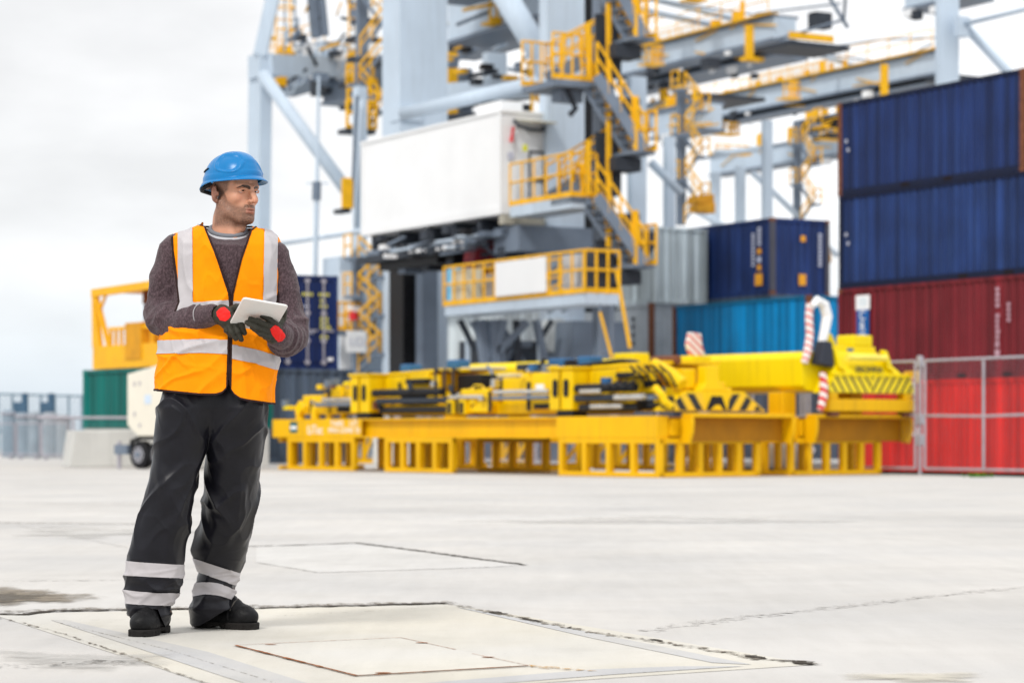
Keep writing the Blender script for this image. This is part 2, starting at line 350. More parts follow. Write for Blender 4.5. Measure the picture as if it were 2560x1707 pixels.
for k,(x,y,rx,ry,c) in enumerate(((1650,1300,620,14,(.515,.50,.48)),(250,1330,330,20,(.50,.486,.463)),(200,1650,330,40,(.485,.472,.45)),(2300,1690,260,20,(.53,.495,.42)))):
    stain('ground_stain',x,y,rx,ry,c,.80,1.6,.0038+.0002*k,k*1.3)
# hatch cover with rusted rim
hz=.004
hc=thing('access_cover','rectangular concrete access hatch with a rusty steel rim set in the cream slab','hatch',G(950,1640,0))
b=MB(); b.add([G(588,1611,hz),G(1001,1592,hz),G(1322,1662,hz),G(892,1687,hz)],[(0,3,2,1)]); o=b.build('cover_plate',M['hatch'],hc)
if o.data.polygons[0].normal.z<0: o.data.flip_normals()
def rim(pts,w,name='rim',z=.0062):
    b=MB(); P=[G(x,y,z) for x,y in pts]
    rnd=random.Random(len(pts)+int(pts[0][0]))
    for a,c in zip(P[:-1],P[1:]):
        d=(c-a).normalized(); s=Vector((-d.y,d.x,0)); n=30
        for i in range(n):
            p=a.lerp(c,i/n); q=a.lerp(c,(i+1)/n); k=w*(.5+rnd.random()*.6)
            b.add([p+s*k/2,q+s*k/2,q-s*k/2,p-s*k/2],[(0,3,2,1)])
    o=b.build(name,M['rustline'],hc)
    return o
rim([(588,1611),(892,1687),(1322,1662)],.016); rim([(588,1611),(1001,1592)],.007); rim([(1001,1592),(1140,1622)],.005); rim([(1180,1632),(1322,1662)],.004)
for x,y,rx in ((676,1609,15),(1055,1605,16),(1221,1641,16),(958,1680,18)):
    b=MB(); c=G(x,y,.0068); R=rx/660
    b.add([c+Vector((R*math.cos(t*.524),R*.55*math.sin(t*.524),0)) for t in range(12)],[tuple(range(12))]); b.build('lifting_hole',M['rustline'],hc)
sheet('ground_stain',[(1322,1660),(1420,1668),(1500,1676),(1420,1674),(1330,1666)],.015,M['ruststain'])

# ------------------------------------------------------------------ shipping containers
U=Vector((-.5,.8660254,0)); VV=Vector((.8660254,.5,0)); Z=Vector((0,0,1))
def cmat(name,col,fade=.15,dirt=None): return mat(name,col,.5,var=fade,scale=.9,streak=.25,dirt=dirt or tuple(c*.55+.02 for c in col),dirt_amt=.6 if dirt else .45,bands=.5)
M['navy']=cmat('navy_container_paint',(.009,.024,.10),.2,(.022,.055,.18)); M['navy2']=cmat('faded_navy_container_paint',(.011,.030,.115),.25,(.026,.062,.185))
M['navyd']=cmat('deep_blue_door_paint',(.004,.016,.085),.1)
M['maroon']=cmat('maroon_container_paint',(.145,.012,.018)); M['red']=cmat('red_container_paint',(.53,.014,.010),.12)
M['teal']=cmat('sea_blue_container_paint',(.0,.20,.46),.12); M['pale']=cmat('pale_grey_container_paint',(.50,.57,.60),.08)
M['greyc']=cmat('slate_container_paint',(.065,.09,.13),.12); M['green']=cmat('green_container_paint',(.0,.115,.10),.1)
M['palec']=cmat('off_white_container_paint',(.55,.60,.62),.08)
M['pocket']=mat('fork_pocket_shadow',(.012,.008,.01),.9)

def corrugated(mb,o,a,n,z0,z1,L,depth=.036,period=.278):
    """trapezoid corrugated wall starting at o, along unit a, outward normal n"""
    k=int(L/period); per=L/k; prof=[]
    for i in range(k):
        s=i*per; prof+=[(s,0),(s+.26*per,0),(s+.5*per,-depth),(s+.76*per,-depth)]
    prof.append((L,0)); m=len(prof)
    vs=[o+a*s+n*d+Z*z0 for s,d in prof]+[o+a*s+n*d+Z*z1 for s,d in prof]
    flip = a.cross(Z).dot(n)<0
    fs=[(i,i+1,m+i+1,m+i) for i in range(m-1)]
    if flip: fs=[f[::-1] for f in fs]
    mb.add(vs,fs)
def container(label,o,a,b,L,paint,frame=None,H=2.59,Wd=2.44,doors=False,group='stacked shipping containers',pockets=True,post=None):
    """o: base corner seen by the camera; a: unit along length, b: unit along width"""
    frame=frame or paint; t=thing('shipping_container',label,'container',o,group)
    o=Vector(o)
    for k,(p,n) in enumerate(((o-b*-.03,-b),(o+b*(Wd-.03),b))):
        mb=MB(); corrugated(mb,p+a*.1,a,n,.16,H-.1,L-.2); mb.build('side_panel',paint,t)
    if not doors:
        mb=MB(); corrugated(mb,o+a*.03+b*.1,b,-a,.14,H-.12,Wd-.2); mb.build('end_panel',paint,t)
    mb=MB(); corrugated(mb,o+a*(L-.03)+b*.1,b,a,.14,H-.12,Wd-.2); mb.build('end_panel',paint,t)
    mb=MB(); mb.obox(o+a*.05+b*.05+Z*(H-.06),a*(L-.1),b*(Wd-.1),Z*.03); mb.build('roof',paint,t)
    def rail(*k):
        fr=MB(); fr.obox(*k); fr.build('frame_rail',frame,t)
    for q in (o,o+b*(Wd-.1)):
        rail(q+a*.15,a*(L-.3),b*.1,Z*.16); rail(q+a*.15+Z*(H-.1),a*(L-.3),b*.1,Z*.09)
    for q in (o,o+a*(L-.12)):
        rail(q+b*.15,a*.12,b*(Wd-.3),Z*.14); rail(q+b*.15+Z*(H-.12),a*.12,b*(Wd-.3),Z*.11)
    for i,q in enumerate((o,o+b*(Wd-.16),o+a*(L-.16),o+a*(L-.16)+b*(Wd-.16))):
        mb=MB(); mb.obox(q+Z*.12,a*.16,b*.16,Z*(H-.24)); mb.build('corner_post',post or frame,t)
        for zz in (0,H-.12):
            cb=MB(); cb.obox(q-a*.004-b*.004+Z*zz,a*.18,b*.168,Z*.118)
            cb.build('corner_casting',M['rust'] if post else frame,t)
    if pockets:
        for s in (L/2-1.05,L/2+.7):
            pk=MB(); pk.obox(o+a*s-b*.004+Z*.02,a*.36,b*.02,Z*.115); pk.build('fork_pocket',M['pocket'],t)
    if doors:
        for k in (0,1):
            mb=MB(); x0=.14+k*(Wd-.28)/2; w=(Wd-.28)/2-.01
            mb.obox(o+a*.04+b*x0+Z*.16,a*.05,b*w,Z*(H-.3))
            for r in range(5): mb.obox(o+a*.028+b*(x0+.05)+Z*(.24+r*.46),a*.02,b*(w-.1),Z*.36)
            d=mb.build('door',paint,t)
            for s in (.27,.73):
                rb=MB(); q=o-a*.01+b*(x0+w*s); rb.tube([q+Z*.12,q+Z*(H-.12)],.026,8)
                for zz in (.16,.75,1.5,H-.2): rb.obox(q-b*.07-a*.02+Z*zz,a*.06,b*.14,Z*.09)
                rb.build('lock_rod',M['galv'],d)
            for s in (.27,.73):
                hb=MB(); hb.obox(o-a*.05+b*(x0+w*s)+Z*1.05,a*.03,b*.30,Z*.04); hb.build('door_handle',M['galv'],d)
    return t

# --- tall stack on the right: red, maroon, navy, navy
Yb=67.4; ob=W(2096,1187,Yb); ob.z=-.372
A_=-U; 
def right(z,label,paint,dx,L,post=None,frame=None):
    return container(label,ob+A_*dx+Z*z,A_,VV,L,paint,frame,post=post,group='stack of four containers on the right')
r0=right(0,'bright red container at the bottom of the right-hand stack behind the mesh fence',M['red'],.0,12.19)
r1=right(2.59,'weathered maroon container with a vertical blue name panel, just above the red one',M['maroon'],-.02,12.19,M['maroon'])
r2=right(5.18,'navy blue container directly on top of the maroon one',M['navy2'],.02,12.19,None,mat('dark_navy_rail',(.004,.008,.03),.6))
r3=right(7.77,'navy blue container with rusty corner posts topmost of the tall right-hand stack',M['navy'],-.03,7.60,M['rust'],mat('dark_navy_top_rail',(.005,.010,.035),.6))
def on_side(base,s,z,off=.012): return ob+A_*s+Z*(base+z)-VV*off
# name panel and lettering on the maroon one
pn=MB(); pn.obox(on_side(2.59,.86,.55,.03),A_*.52,VV*.02,Z*1.42); pn.build('name_panel',mat('blue_vinyl',(.004,.10,.34),.5),r1)
pn=MB(); pn.obox(on_side(2.59,.82,1.97,.034),A_*.60,VV*.02,Z*.40); pn.build('white_plate',M['white'],r1)
for i,ch in enumerate('CRONOS'):
    text('lettering',ch,M['whitepaint'],on_side(2.59,1.12,1.80-i*.30,.04),A_,Z,.36,r1)
text('lettering','CS',mat('pale_blue_lettering',(.45,.62,.70),.6),on_side(2.59,1.12,2.17,.04),A_,Z,.26,r1)
mk=MB(); rnd=random.Random(3)
for i in range(11):
    if i in (4,): continue
    mk.obox(on_side(2.59,6.55,2.20-i*.135,.03),A_*(.10+rnd.random()*.05),VV*.01,Z*.095)
mk.obox(on_side(2.59,6.52,.55,.03),A_*.17,VV*.01,Z*.16); mk.obox(on_side(2.59,6.53,.78,.03),A_*.14,VV*.01,Z*.10)
for i in range(4): mk.obox(on_side(2.59,6.98,1.80-i*.13,.03),A_*.10,VV*.01,Z*.09)
mk.build('stencil_marking',mat('faded_pink_lettering',(.50,.32,.38),.7),r1)
text('lettering','UN',M['whitepaint'],on_side(0,3.1,1.13,.03),A_,Z,.52,r0)
# dents and scuffs on the two navies
for t_,base in ((r2,5.18),(r3,7.77)):
    d=MB()
    for s,z in ((.32,1.45),(.40,1.2)): d.obox(on_side(base,s,z,.014),A_*.09,VV*.01,Z*.09)
    d.build('scuff_mark',M['greymark'],t_)

# --- middle group
Ym=81.7; oc=W(1930,735,Ym)
c=container('navy container with orange stickers sitting on the sea-blue one',oc,U,VV,6.06,M['navy'],post=mat('dark_grey_post',(.07,.07,.09),.7),pockets=False,group='container stacks beyond the racks')
def mk_end(s,z,w,h,m): b=MB(); b.obox(oc-U*.012+VV*s+Z*z,U*.01,VV*w,Z*h); b.build('sticker',m,c)
def mk_side(s,z,w,h,m): b=MB(); b.obox(oc-VV*.012+U*s+Z*z,VV*.01,U*w,Z*h); b.build('sticker',m,c)
mk_end(1.12,.33,.30,.38,M['orgmark']); mk_end(1.2,1.82,.2,.2,M['orgmark']); mk_side(.55,.33,.42,.40,M['orgmark'])
for z,m in ((.85,M['orgmark']),(1.12,M['greymark']),(1.4,M['orgmark'])): mk_side(.62,z,.22,.18,m)
for i in range(9): mk_side(1.0,1.0+i*.13,.16,.08,M['greymark'])
for i in range(5): mk_side(.62,1.7+i*.13,.2,.08,M['greymark'])
for i in range(9): mk_end(1.95,1.0+i*.13,.14,.08,M['greymark'])
for k in (0,1):
    q=Vector(oc); q.z=k*oc.z/2
    container(('slate container at ground level under','grey container directly under')[k]+' the navy container with orange stickers',q,U,VV,6.06,M['greyc'],H=oc.z/2,pockets=False,group='container stacks beyond the racks')
oT=W(2022,737,74); hT=2.6
container('sea-blue container in front of and below the navy one with orange stickers',oT-Z*hT,U,VV,7.5,M['teal'],mat('teal_rail',(.004,.14,.28),.5),H=hT,post=M['rust'],pockets=False,group='container stacks beyond the racks')
q=Vector(oT); q.z=0
container('grey container at ground level beneath the sea-blue one',q,U,VV,7.5,M['greyc'],H=oT.z-hT,pockets=False,group='container stacks beyond the racks')
# dark blue container seen between the sea-blue one and the tall stack
o_=W(2052,745,90); 
container('dark blue container with a rust brown post left of the tall stack',Vector((o_.x,o_.y,.0)),U,VV,12.19,M['navyd'],H=o_.z,post=M['rust'],pockets=False,group='container stacks beyond the racks')
# pale grey pair left of the sea-blue container
def pale(px,py,Y,lab,m,H,z,L=6.06,Wd=2.44,post=None): 
    q=W(px,py,Y); q.z=z
    return container(lab,q,U,VV,L,m,H=H,Wd=Wd,pockets=False,post=post,group='container stacks beyond the racks')
zt=W(1640,757,83.5).z
pale(1640,757,83.5,'pale grey container with rusty corners standing end-on beside the navy one with stickers',M['pale'],2.64,zt,6.06,2.15)
lp=pale(1627,757,83.5,'dull grey container with small black marks, under the end-on pale grey one',mat('dull_grey_container_paint',(.36,.40,.44),.55,var=.1,streak=.2),zt/2,zt/2,6.06,2.2,M['rust'])
pale(1627,757,83.5,'dull grey container at ground level, lowest below the end-on pale grey one',mat('dull_grey_lower_paint',(.33,.37,.42),.55,var=.1,streak=.2),zt/2,0,6.06,2.2)
q=W(1627,757,83.5)
for i in range(4): b=MB(); b.obox(q+U*1.0-VV*.05-Z*(.6+i*.28),U*.14,VV*.02,Z*.16); b.build('stencil_marking',M['black'],lp)
b=MB(); b.obox(q+U*.6-VV*.05-Z*2.05,U*.3,VV*.02,Z*.3); b.build('sticker',M['orgmark'],lp)
# containers glimpsed behind the crane feet
pale(1250,700,95,'off-white container stacked on another behind the white machinery house of the near crane',M['palec'],2.95,2.95,12.19)
pale(1250,700,95,'off-white container at ground level behind the crane feet',M['palec'],2.95,0,12.19)
pale(1175,700,96,'light sky-blue container on the quay behind the crane platform',mat('sky_blue_container_paint',(.16,.48,.68),.5),2.59,5.9,6.06)

# --- left: navy doors on a slate container
Yl=66.6; oR=W(845,925,Yl); oL=oR-VV*2.44
n1=container('navy container with yellow stencilled doors and four lock rods behind the man',oL,U,VV,6.06,M['navyd'],doors=True,pockets=False,group='containers behind the worker')
def dm(s,z,w,h,m,): b=MB(); b.obox(oL-U*.0155+VV*s+Z*z,U*.005,VV*w,Z*h); b.build('stencil_marking',m,n1)
for s,z,w in ((1.45,2.02,.38),(1.95,2.02,.42),(2.0,1.85,.22),(1.98,1.70,.32),(2.0,1.36,.3),(2.0,1.24,.3),(2.0,1.12,.34),(2.0,.86,.3),(1.45,1.36,.15),(1.45,1.22,.15)):
    for k in range(int(w/.085)): dm(s-.1+k*.085,z,.055,.085,M['yelmark'])
for s,z,w in ((1.35,1.70,.35),(1.4,.98,.5)): 
    for k in range(int(w/.085)): dm(s-.1+k*.085,z,.05,.06,M['greymark'])
dm(2.12,.25,.16,.09,M['whitepaint'])
oS=Vector(oL)+Vector((-.6,-.25,0)); oS.z=0
container('slate grey corrugated container on the ground under the navy one',oS-U*1.2,VV,U*1.0,3.0,M['greyc'],H=oL.z,Wd=6.06,pockets=False,group='containers behind the worker')
# ------------------------------------------------------------------ spreader racks
TH=math.radians(38); RA=Vector((-math.sin(TH),math.cos(TH),0)); RB=Vector((math.cos(TH),math.sin(TH),0))
def rack(label,C,L,Wd,ladders,tray=None):
    t=thing('spreader_rack',label,'rack',C,'yellow steel spreader racks')
    C=Vector(C); m=M['rackyel']; R=lambda a,b,z: C+RA*a+RB*b+Z*z
    def box(name,a0,a1,b0,b1,z0,z1,mm=m,par=t,bev=.012):
        b=MB(); b.obox(R(a0,b0,z0),RA*(a1-a0),RB*(b1-b0),Z*(z1-z0)); return b.build(name,mm,par,bevel=bev)
    for b0 in (0,Wd-.28):       # longitudinal I-beams
        mb=MB(); off=0 if b0==0 else .28
        mb.obox(R(2.9,b0+.13,.72),RA*(L-2.9),RB*.03,Z*.36)
        mb.obox(R(2.9,b0,1.06),RA*(L-2.9),RB*.28,Z*.035); mb.obox(R(2.9,b0,.70),RA*(L-2.9),RB*.28,Z*.035)
        mb.build('main_beam',m,t)
        box('end_beam',.06,2.9,b0+.0,b0+.28,.70,1.10)
    for a in (.0,3.2,6.2,9.3,L-.3): box('cross_beam',a+.02,a+.25,.29,Wd-.29,.74,1.04)
    for b0,b1 in ((.0,.12),(Wd-.12,Wd)):
        for (a0,a1,n) in ladders:
            f=box('leg_frame_rail',a0,a1,b0+.003,b1-.003,.003,.09); box('leg_frame_rail',a0,a1,b0+.003,b1-.003,.60,.70)
            for i in range(n+1):
                a=a0+(a1-a0-.12)*i/n
                box('leg_post',a,a+.12,b0,b1,.0,.695)
    n=5
    for a0 in (.0,L-.12):
        box('leg_frame_rail',a0+.003,a0+.117,.14,Wd-.14,.003,.09); box('leg_frame_rail',a0+.003,a0+.117,.14,Wd-.14,.60,.70)
        for i in range(1,n):
            b=(Wd-.12)*i/n; box('leg_post',a0,a0+.12,b,b+.12,.0,.695)
    if tray:     # shallow guide tray at the near end: overhanging lip, recessed back plate, thin curled cheeks
        t0,t1=tray; pr=.30
        mb=MB(); mb.prism([R(-.03,t0,1.07),R(-.03,t1,1.07),R(-.05,t1-.03,.64),R(-.05,t0,.64)],RA*.02); mb.build('tray_back',mat('tray_paint',(.40,.17,.004),.6,var=.12,streak=.2),t)
        mb=MB(); mb.obox(R(-pr,t0-.03,1.075),RA*(pr-.02),RB*(t1-t0+.06),Z*.075); mb.build('tray_lip',m,t,bevel=.01)
        for b in (t0-.05,t1-.01):
            pts=[R(-.02,b,1.074),R(-pr,b,1.074),R(-pr*1.05,b,.98),R(-pr,b,.80),R(-pr*.75,b,.60),R(-.02,b,.62)]
            mb=MB(); mb.prism(pts,RB*.06); mb.build('tray_cheek',m,t)
        box('bracket_beam',.01,.28,Wd+.003,t1,.72,1.04) if t1>Wd else None
    return t,R
LAD=[(0,2.84,4),(6.16,8.5,4),(9.6,12.17,4)]
C1=Vector((2.61,42.9,0)); rk1,R1=rack('long yellow steel rack in front carrying the telescopic spreader with the black cylinders',C1,12.75,2.5,LAD,(.55,3.02))
C2=Vector((5.18,45.0,0)); rk2,R2=rack('yellow steel rack at the right behind the long one, beside the mesh fence',C2,12.4,2.45,LAD,(.42,2.95))
# painted writing on the left end of the front rack
p=MB(); p.obox(R1(11.75,-.008,.80),RA*.30,RB*.006,Z*.24); p.build('logo_plate',mat('dark_green_plate',(.0,.10,.11),.5),rk1)
p=MB(); p.obox(R1(11.78,-.012,.88),RA*.24,RB*.003,Z*.07); p.build('logo_mark',M['whitepaint'],rk1)
text('lettering','LiTec',M['whitepaint'],R1(11.05,-.012,.86),-RA,Z,.27,rk1)
text('lettering','TARE   13T',M['whitepaint'],R1(9.95,-.012,.99),-RA,Z,.16,rk1,sx=1.35)
text('lettering','MAX LOAD 35',M['whitepaint'],R1(9.95,-.012,.85),-RA,Z,.16,rk1,sx=1.15)
p=MB(); p.obox(R1(9.3,-.006,.71),RA*3.45,RB*.012,Z*.38); p.build('side_plate',M['rackyel'],rk1)

# ------------------------------------------------------------------ spreaders
hz1=stripe_mat('hazard_stripes',(.80,.50,.004),(.012,.012,.012),tuple(RB*.80+Z*.60),.30)
hz2=stripe_mat('hazard_stripes_mirror',(.80,.50,.004),(.012,.012,.012),tuple(RB*.80-Z*.60),.30)
hzf1=stripe_mat('fine_hazard_stripes',(.86,.66,.003),(.05,.04,.012),tuple(RB*.80+Z*.60),.16,duty=.68)
hzf2=stripe_mat('fine_hazard_stripes_mirror',(.86,.66,.003),(.05,.04,.012),tuple(RB*.80-Z*.60),.16,duty=.68)
rw=stripe_mat('red_white_stripes',(.74,.70,.69),(.62,.14,.12),tuple(RB*.6+Z*.8),.12,duty=.6)
sp=thing('container_spreader','yellow telescopic spreader with slotted boxes, hoses and black cylinders on the front rack','spreader',R1(6,1.2,1.14),'spreaders resting on the racks')
Y1=M['yellow']
def sbox(name,R,a0,a1,b0,b1,z0,z1,mm=Y1,par=None,bev=.02):
    b=MB(); b.obox(R(a0,b0,z0),RA*(a1-a0),RB*(b1-b0),Z*(z1-z0)); return b.build(name,mm,par or sp,bevel=bev)
def scyl(name,R,p,q,r,mm,par=None,n=12):
    b=MB(); b.tube([R(*p),R(*q)],r,n); return b.build(name,mm,par or sp,smooth=False)
# two slotted transverse boxes on the -b side
for a0 in (2.45,9.08):
    bx=sbox('transverse_box',R1,a0,a0+.68,.02,2.45,1.22,1.98)
    sbox('transverse_box_cap',R1,a0-.03,a0+.71,-.02,2.46,1.981,2.03,bev=.01)
    for k in (.10,.42):
        sb=MB(); c=R1(a0+k+.07,.01,0); h0,h1,w=1.46,1.80,.075
        pts=[c+RA*(w*math.cos(t))+Z*((h1-w if math.sin(t)>0 else h0+w)+w*math.sin(t)) for t in [i*math.pi/8 for i in range(16)]]
        sb.prism(pts,-RB*.012); sb.build('slot',M['black'],bx)
    sbox('end_flange',R1,a0+.33,a0+.35,-.012,.018,1.24,1.96,mat('panel_gap',(.35,.2,.0),.6),bx,0)
    sbox('bolt_block',R1,a0-.012,a0-.002,.35,.42,1.30,1.37,M['black'],bx,0); sbox('bolt_block',R1,a0-.012,a0-.002,.75,.82,1.30,1.37,M['black'],bx,0)
    sbox('foot_block',R1,a0+.02,a0+.5,.05,.4,1.10,1.219,M['black'],bx,.01)
    # deck plate and arm rising over the beam
    d=MB(); d.prism([R1(a0-.04,.46,1.985),R1(a0-.04,2.0,2.0),R1(a0-1.9,2.0,2.06),R1(a0-1.9,.50,2.04)],Z*.06); d.build('deck_plate',Y1,sp)
    d=MB(); d.prism([R1(a0-.03,.40,1.95),R1(a0-1.5,.46,2.02),R1(a0-1.5,.46,1.70),R1(a0-1.2,.46,1.25),R1(a0-.03,.40,1.22)],RB*1.5); d.build('bracket_arm',Y1,sp,bevel=.02)
    sbox('web_panel',R1,a0-1.8,a0-.02,.50,.56,1.2,1.97)
    sbox('gap_shade_panel',R1,a0-1.75,a0-.55,.485,.499,1.22,1.52,M['black'],sp,0); sbox('hose_tray',R1,a0-1.6,a0-.9,.30,.48,1.80,1.90,M['black'],sp,.02)  # thin black panels paint in the shade low on the webs
    sbox('web_stiffener',R1,a0-.85,a0-.80,.36,.46,1.3,1.98)
# telescopic main beams
for b0 in (.55,1.55):
    sbox('telescopic_beam',R1,.25,12.4,b0,b0+.45,1.2,1.62)
sbox('middle_frame',R1,3.2,9.0,.30,2.2,1.16,1.36)
sbox('middle_box',R1,5.1,6.0,.10,.95,1.2,1.66); sbox('middle_box',R1,4.0,5.0,.35,1.2,1.30,1.86); sbox('middle_box',R1,3.25,3.9,.2,1.3,1.24,1.94)
sbox('data_plate',R1,3.5,3.75,.188,.198,1.62,1.72,M['white'],sp,0)
for a,b,z,r in ((5.7,.3,1.7,.16),(5.2,.35,1.72,.13),(4.4,.5,1.9,.14),(10.6,.5,1.55,.13),(11.0,.35,1.42,.12),(11.5,.3,1.35,.1),(12.1,.3,1.3,.1)):
    b_=MB(); b_.tube([R1(a,b,z-.25),R1(a,b,z-.02),R1(a,b,z),R1(a,b,z+.05)],[r,r,r*.75,r*.5],14); b_.build('motor',Y1,sp)
    d=MB(); d.tube([R1(a,b-.02,z-.3),R1(a-.1,b-.16,z-.42)],r*.55,10); d.build('motor_flange',M['rust'] if int(a*10)%2 else M['yellow'],sp)
for a0,a1,z0,z1 in ((10.0,10.9,1.2,1.75),(10.9,11.6,1.2,1.52),(11.6,12.3,1.2,1.40)):
    sbox('stepped_end_box',R1,a0,a1,.28,1.9,z0,z1)
for a,b,z in ((10.4,.25,1.55),(11.0,.25,1.45),(11.9,.2,1.3)):
    sp_=MB(); sp_.obox(R1(a,b,z),RA*.18-Z*.16,RB*.1,Z*.2+RA*.1); sp_.build('link_arm',Y1,sp)
# cylinders: black barrels and bright rods
for (a0,a1,b,z,r,mm) in ((9.0,6.6,.10,1.62,.085,'black'),(8.9,6.2,.12,1.45,.07,'steel_dk'),(8.8,6.4,.14,1.26,.075,'hose'),(7.2,6.1,.12,1.44,.05,'chrome'),(6.3,5.2,.05,1.5,.045,'chrome'),
                         (4.9,3.2,.08,1.58,.05,'chrome'),(4.9,3.2,.06,1.47,.045,'steel_md'),(10.9,9.8,.1,1.5,.05,'chrome'),(11.2,9.8,.1,1.4,.05,'steel_md'),
                         (2.4,.75,.10,1.62,.09,'black'),(2.45,.55,.12,1.44,.075,'steel_dk'),(2.35,.7,.16,1.26,.085,'hose'),(2.2,1.6,.02,1.56,.05,'chrome'),(1.9,1.0,.02,1.28,.05,'chrome'),(1.2,.4,.0,1.44,.06,'chrome')):
    scyl('hydraulic_cylinder',R1,(a0,b,z),(a1,b,z),r*.9,M[mm])
for a,b in ((6.15,.06),(5.75,.06)):
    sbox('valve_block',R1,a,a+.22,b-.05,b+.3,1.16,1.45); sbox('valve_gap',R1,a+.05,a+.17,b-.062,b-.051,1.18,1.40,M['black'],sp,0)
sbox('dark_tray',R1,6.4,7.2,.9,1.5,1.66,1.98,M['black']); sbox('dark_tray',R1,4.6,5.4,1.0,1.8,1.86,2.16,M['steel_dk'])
for a,b,z,w in ((9.3,1.2,2.05,.35),(8.0,1.5,2.12,.4),(6.0,1.3,1.7,.35),(4.2,1.2,2.05,.45),(3.6,1.4,2.08,.4)):
    sbox('pump_motor',R1,a,a+w,b,b+.35,z,z+.2,M['bluemach'],sp,.04)
for a,b,z in ((6.6,1.2,2.07),(5.0,.9,1.9),(1.3,1.3,2.0)):
    sbox('cream_cover',R1,a,a+.9,b,b+.5,z,z+.07,mat('cream_plate',(.62,.55,.35),.6))
# hoses
rnd=random.Random(5)
for k in range(3):
    b=.55+.09*k; pts=[]
    for i in range(13):
        t=i/12; a=3.3-2.6*t; z=2.02+.12*math.sin(t*2.2)-(.62*max(0,(t-.62)/.38)**1.6)
        pts.append(R1(a,b+.1*math.sin(t*3),z))
    h=MB(); h.tube(pts,.035,7); h.build('hose',M['hose'],sp,smooth=True)
for k in range(3):
    a=1.5-.22*k; pts=[R1(a+.35,.2+.04*k,1.70),R1(a+.15,.05,1.66+.05*rnd.random()),R1(a-.1,-.02,1.62),R1(a-.3,.1,1.74)]
    h=MB(); h.tube(pts,.025,6); h.build('hose',M['hose'],sp,smooth=True)
for k in range(3):
    a=7.2-.3*k; pts=[R1(a,.5,2.02),R1(a-.2,.2,1.98+.1*rnd.random()),R1(a-.35,.1,1.7),R1(a-.3,.14,1.5)]
    h=MB(); h.tube(pts,.028,6); h.build('hose',M['hose'],sp,smooth=True)
for k in range(5):
    a=1.0-.2*k; pts=[R1(a,.3,1.9),R1(a-.1,.1,2.0),R1(a-.25,.2,1.85),R1(a-.28,.35,1.6)]
    h=MB(); h.tube(pts,.022,6); h.build('hose',M['hose'],sp,smooth=True)
rnd=random.Random(11)
zones=((3.2,5.0,1.92),(5.0,6.3,1.72),(6.3,9.0,1.75),(9.9,11.0,1.72),(11.0,12.3,1.45),(.3,2.3,1.85))
for i in range(95):
    a0,a1,zt=zones[i%6]; a=rnd.uniform(a0,a1); b=rnd.uniform(.05,.95); z=rnd.uniform(1.25,zt) if i%3 else zt+rnd.uniform(0,.12); w=rnd.uniform(.05,.2); hh=rnd.uniform(.05,.17)
    m_=[Y1,Y1,M['steel_dk'],M['lemon'],M['black'],M['steel_md'],M['chrome'],M['rust'],Y1,M['black'],M['black'],M['bluemach']][rnd.randrange(12)]
    if i%4==0: scyl('pipe_fitting',R1,(a,b-.05,z),(a+rnd.uniform(-.2,.2),b-.05,z+rnd.uniform(.05,.22)),rnd.uniform(.025,.06),m_,n=8)
    else: sbox('bracket_fitting',R1,a,a+w,b-.08,b+rnd.uniform(.02,.15),z,z+hh,m_,None,.008)
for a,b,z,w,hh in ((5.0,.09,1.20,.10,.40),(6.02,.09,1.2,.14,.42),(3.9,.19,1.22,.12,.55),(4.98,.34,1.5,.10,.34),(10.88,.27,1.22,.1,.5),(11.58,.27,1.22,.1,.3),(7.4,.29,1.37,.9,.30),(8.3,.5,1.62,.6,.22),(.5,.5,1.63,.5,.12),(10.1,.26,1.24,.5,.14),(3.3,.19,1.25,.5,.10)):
    sbox('gap_shade_strip',R1,a,a+w,b-.012,b-.001,z,z+hh,M['black'],sp,0)  # thin black strips paint the shade of gaps between the boxes
# near end beam with hazard stripes and the T-shaped neck
def trapz(a,b0,b1,top0,top1,z0,z1,mm,name,par,th=.25):
    b=MB(); b.prism([R1(a,b0,z0),R1(a,b1,z0),R1(a,top1,z1),R1(a,top0,z1)],RA*th); return b.build(name,mm,par)
eb=trapz(-.06,.06,2.55,.62,2.0,1.19,1.55,Y1,'near_end_beam',sp,.30)
for b0,b1,t0,t1,mm in ((.10,1.05,.52,.98,hz1),(1.60,2.48,1.66,2.02,hz2)):
    b=MB(); b.add([R1(-.066,b0,1.205),R1(-.066,b1,1.205),R1(-.066,t1,1.50),R1(-.066,t0,1.50)],[(0,1,2,3)]); b.build('hazard_marking',mm,eb)
b=MB(); b.add([R1(-.067,1.07,1.205),R1(-.067,1.58,1.205),R1(-.067,1.46,1.46),R1(-.067,1.20,1.46)],[(0,1,2,3)]); b.build('recess_shade',M['black'],eb)  # flat black patch paints the shade of a recess
trapz(-.075,1.18,1.48,1.30,1.40,1.21,1.30,Y1,'twistlock',eb,.03)
b=MB(); b.prism([R1(-.03,.98,1.551),R1(-.03,1.66,1.551),R1(-.03,1.42,1.70),R1(-.03,1.42,2.0),R1(-.03,1.10,2.0),R1(-.03,1.10,1.70)],RA*.22); b.build('neck',Y1,sp,bevel=.015)
sbox('shoulder_box',R1,.2,.7,.72,1.05,1.6,1.95); sbox('shoulder_box',R1,.25,.75,1.5,1.85,1.5,1.72)
b=MB(); b.tube([R1(.0,.55,1.66),R1(.3,.5,1.88),R1(.7,.5,2.06)],[.12,.12,.09],12); b.build('gear_housing',Y1,sp)
b=MB(); b.tube([R1(.5,.9,2.12),R1(1.2,.9,2.12)],.085,12); b.build('rusty_roller',M['rust'],sp)
b=MB(); b.tube([R1(-.2,.12,1.26),R1(-.16,.0,1.34),R1(-.12,-.03,1.46),R1(.1,0,1.6)],.07,10); b.build('corner_guide',Y1,sp)
sbox('corner_block',R1,-.08,.1,.12,.3,1.2,1.45,M['black'])
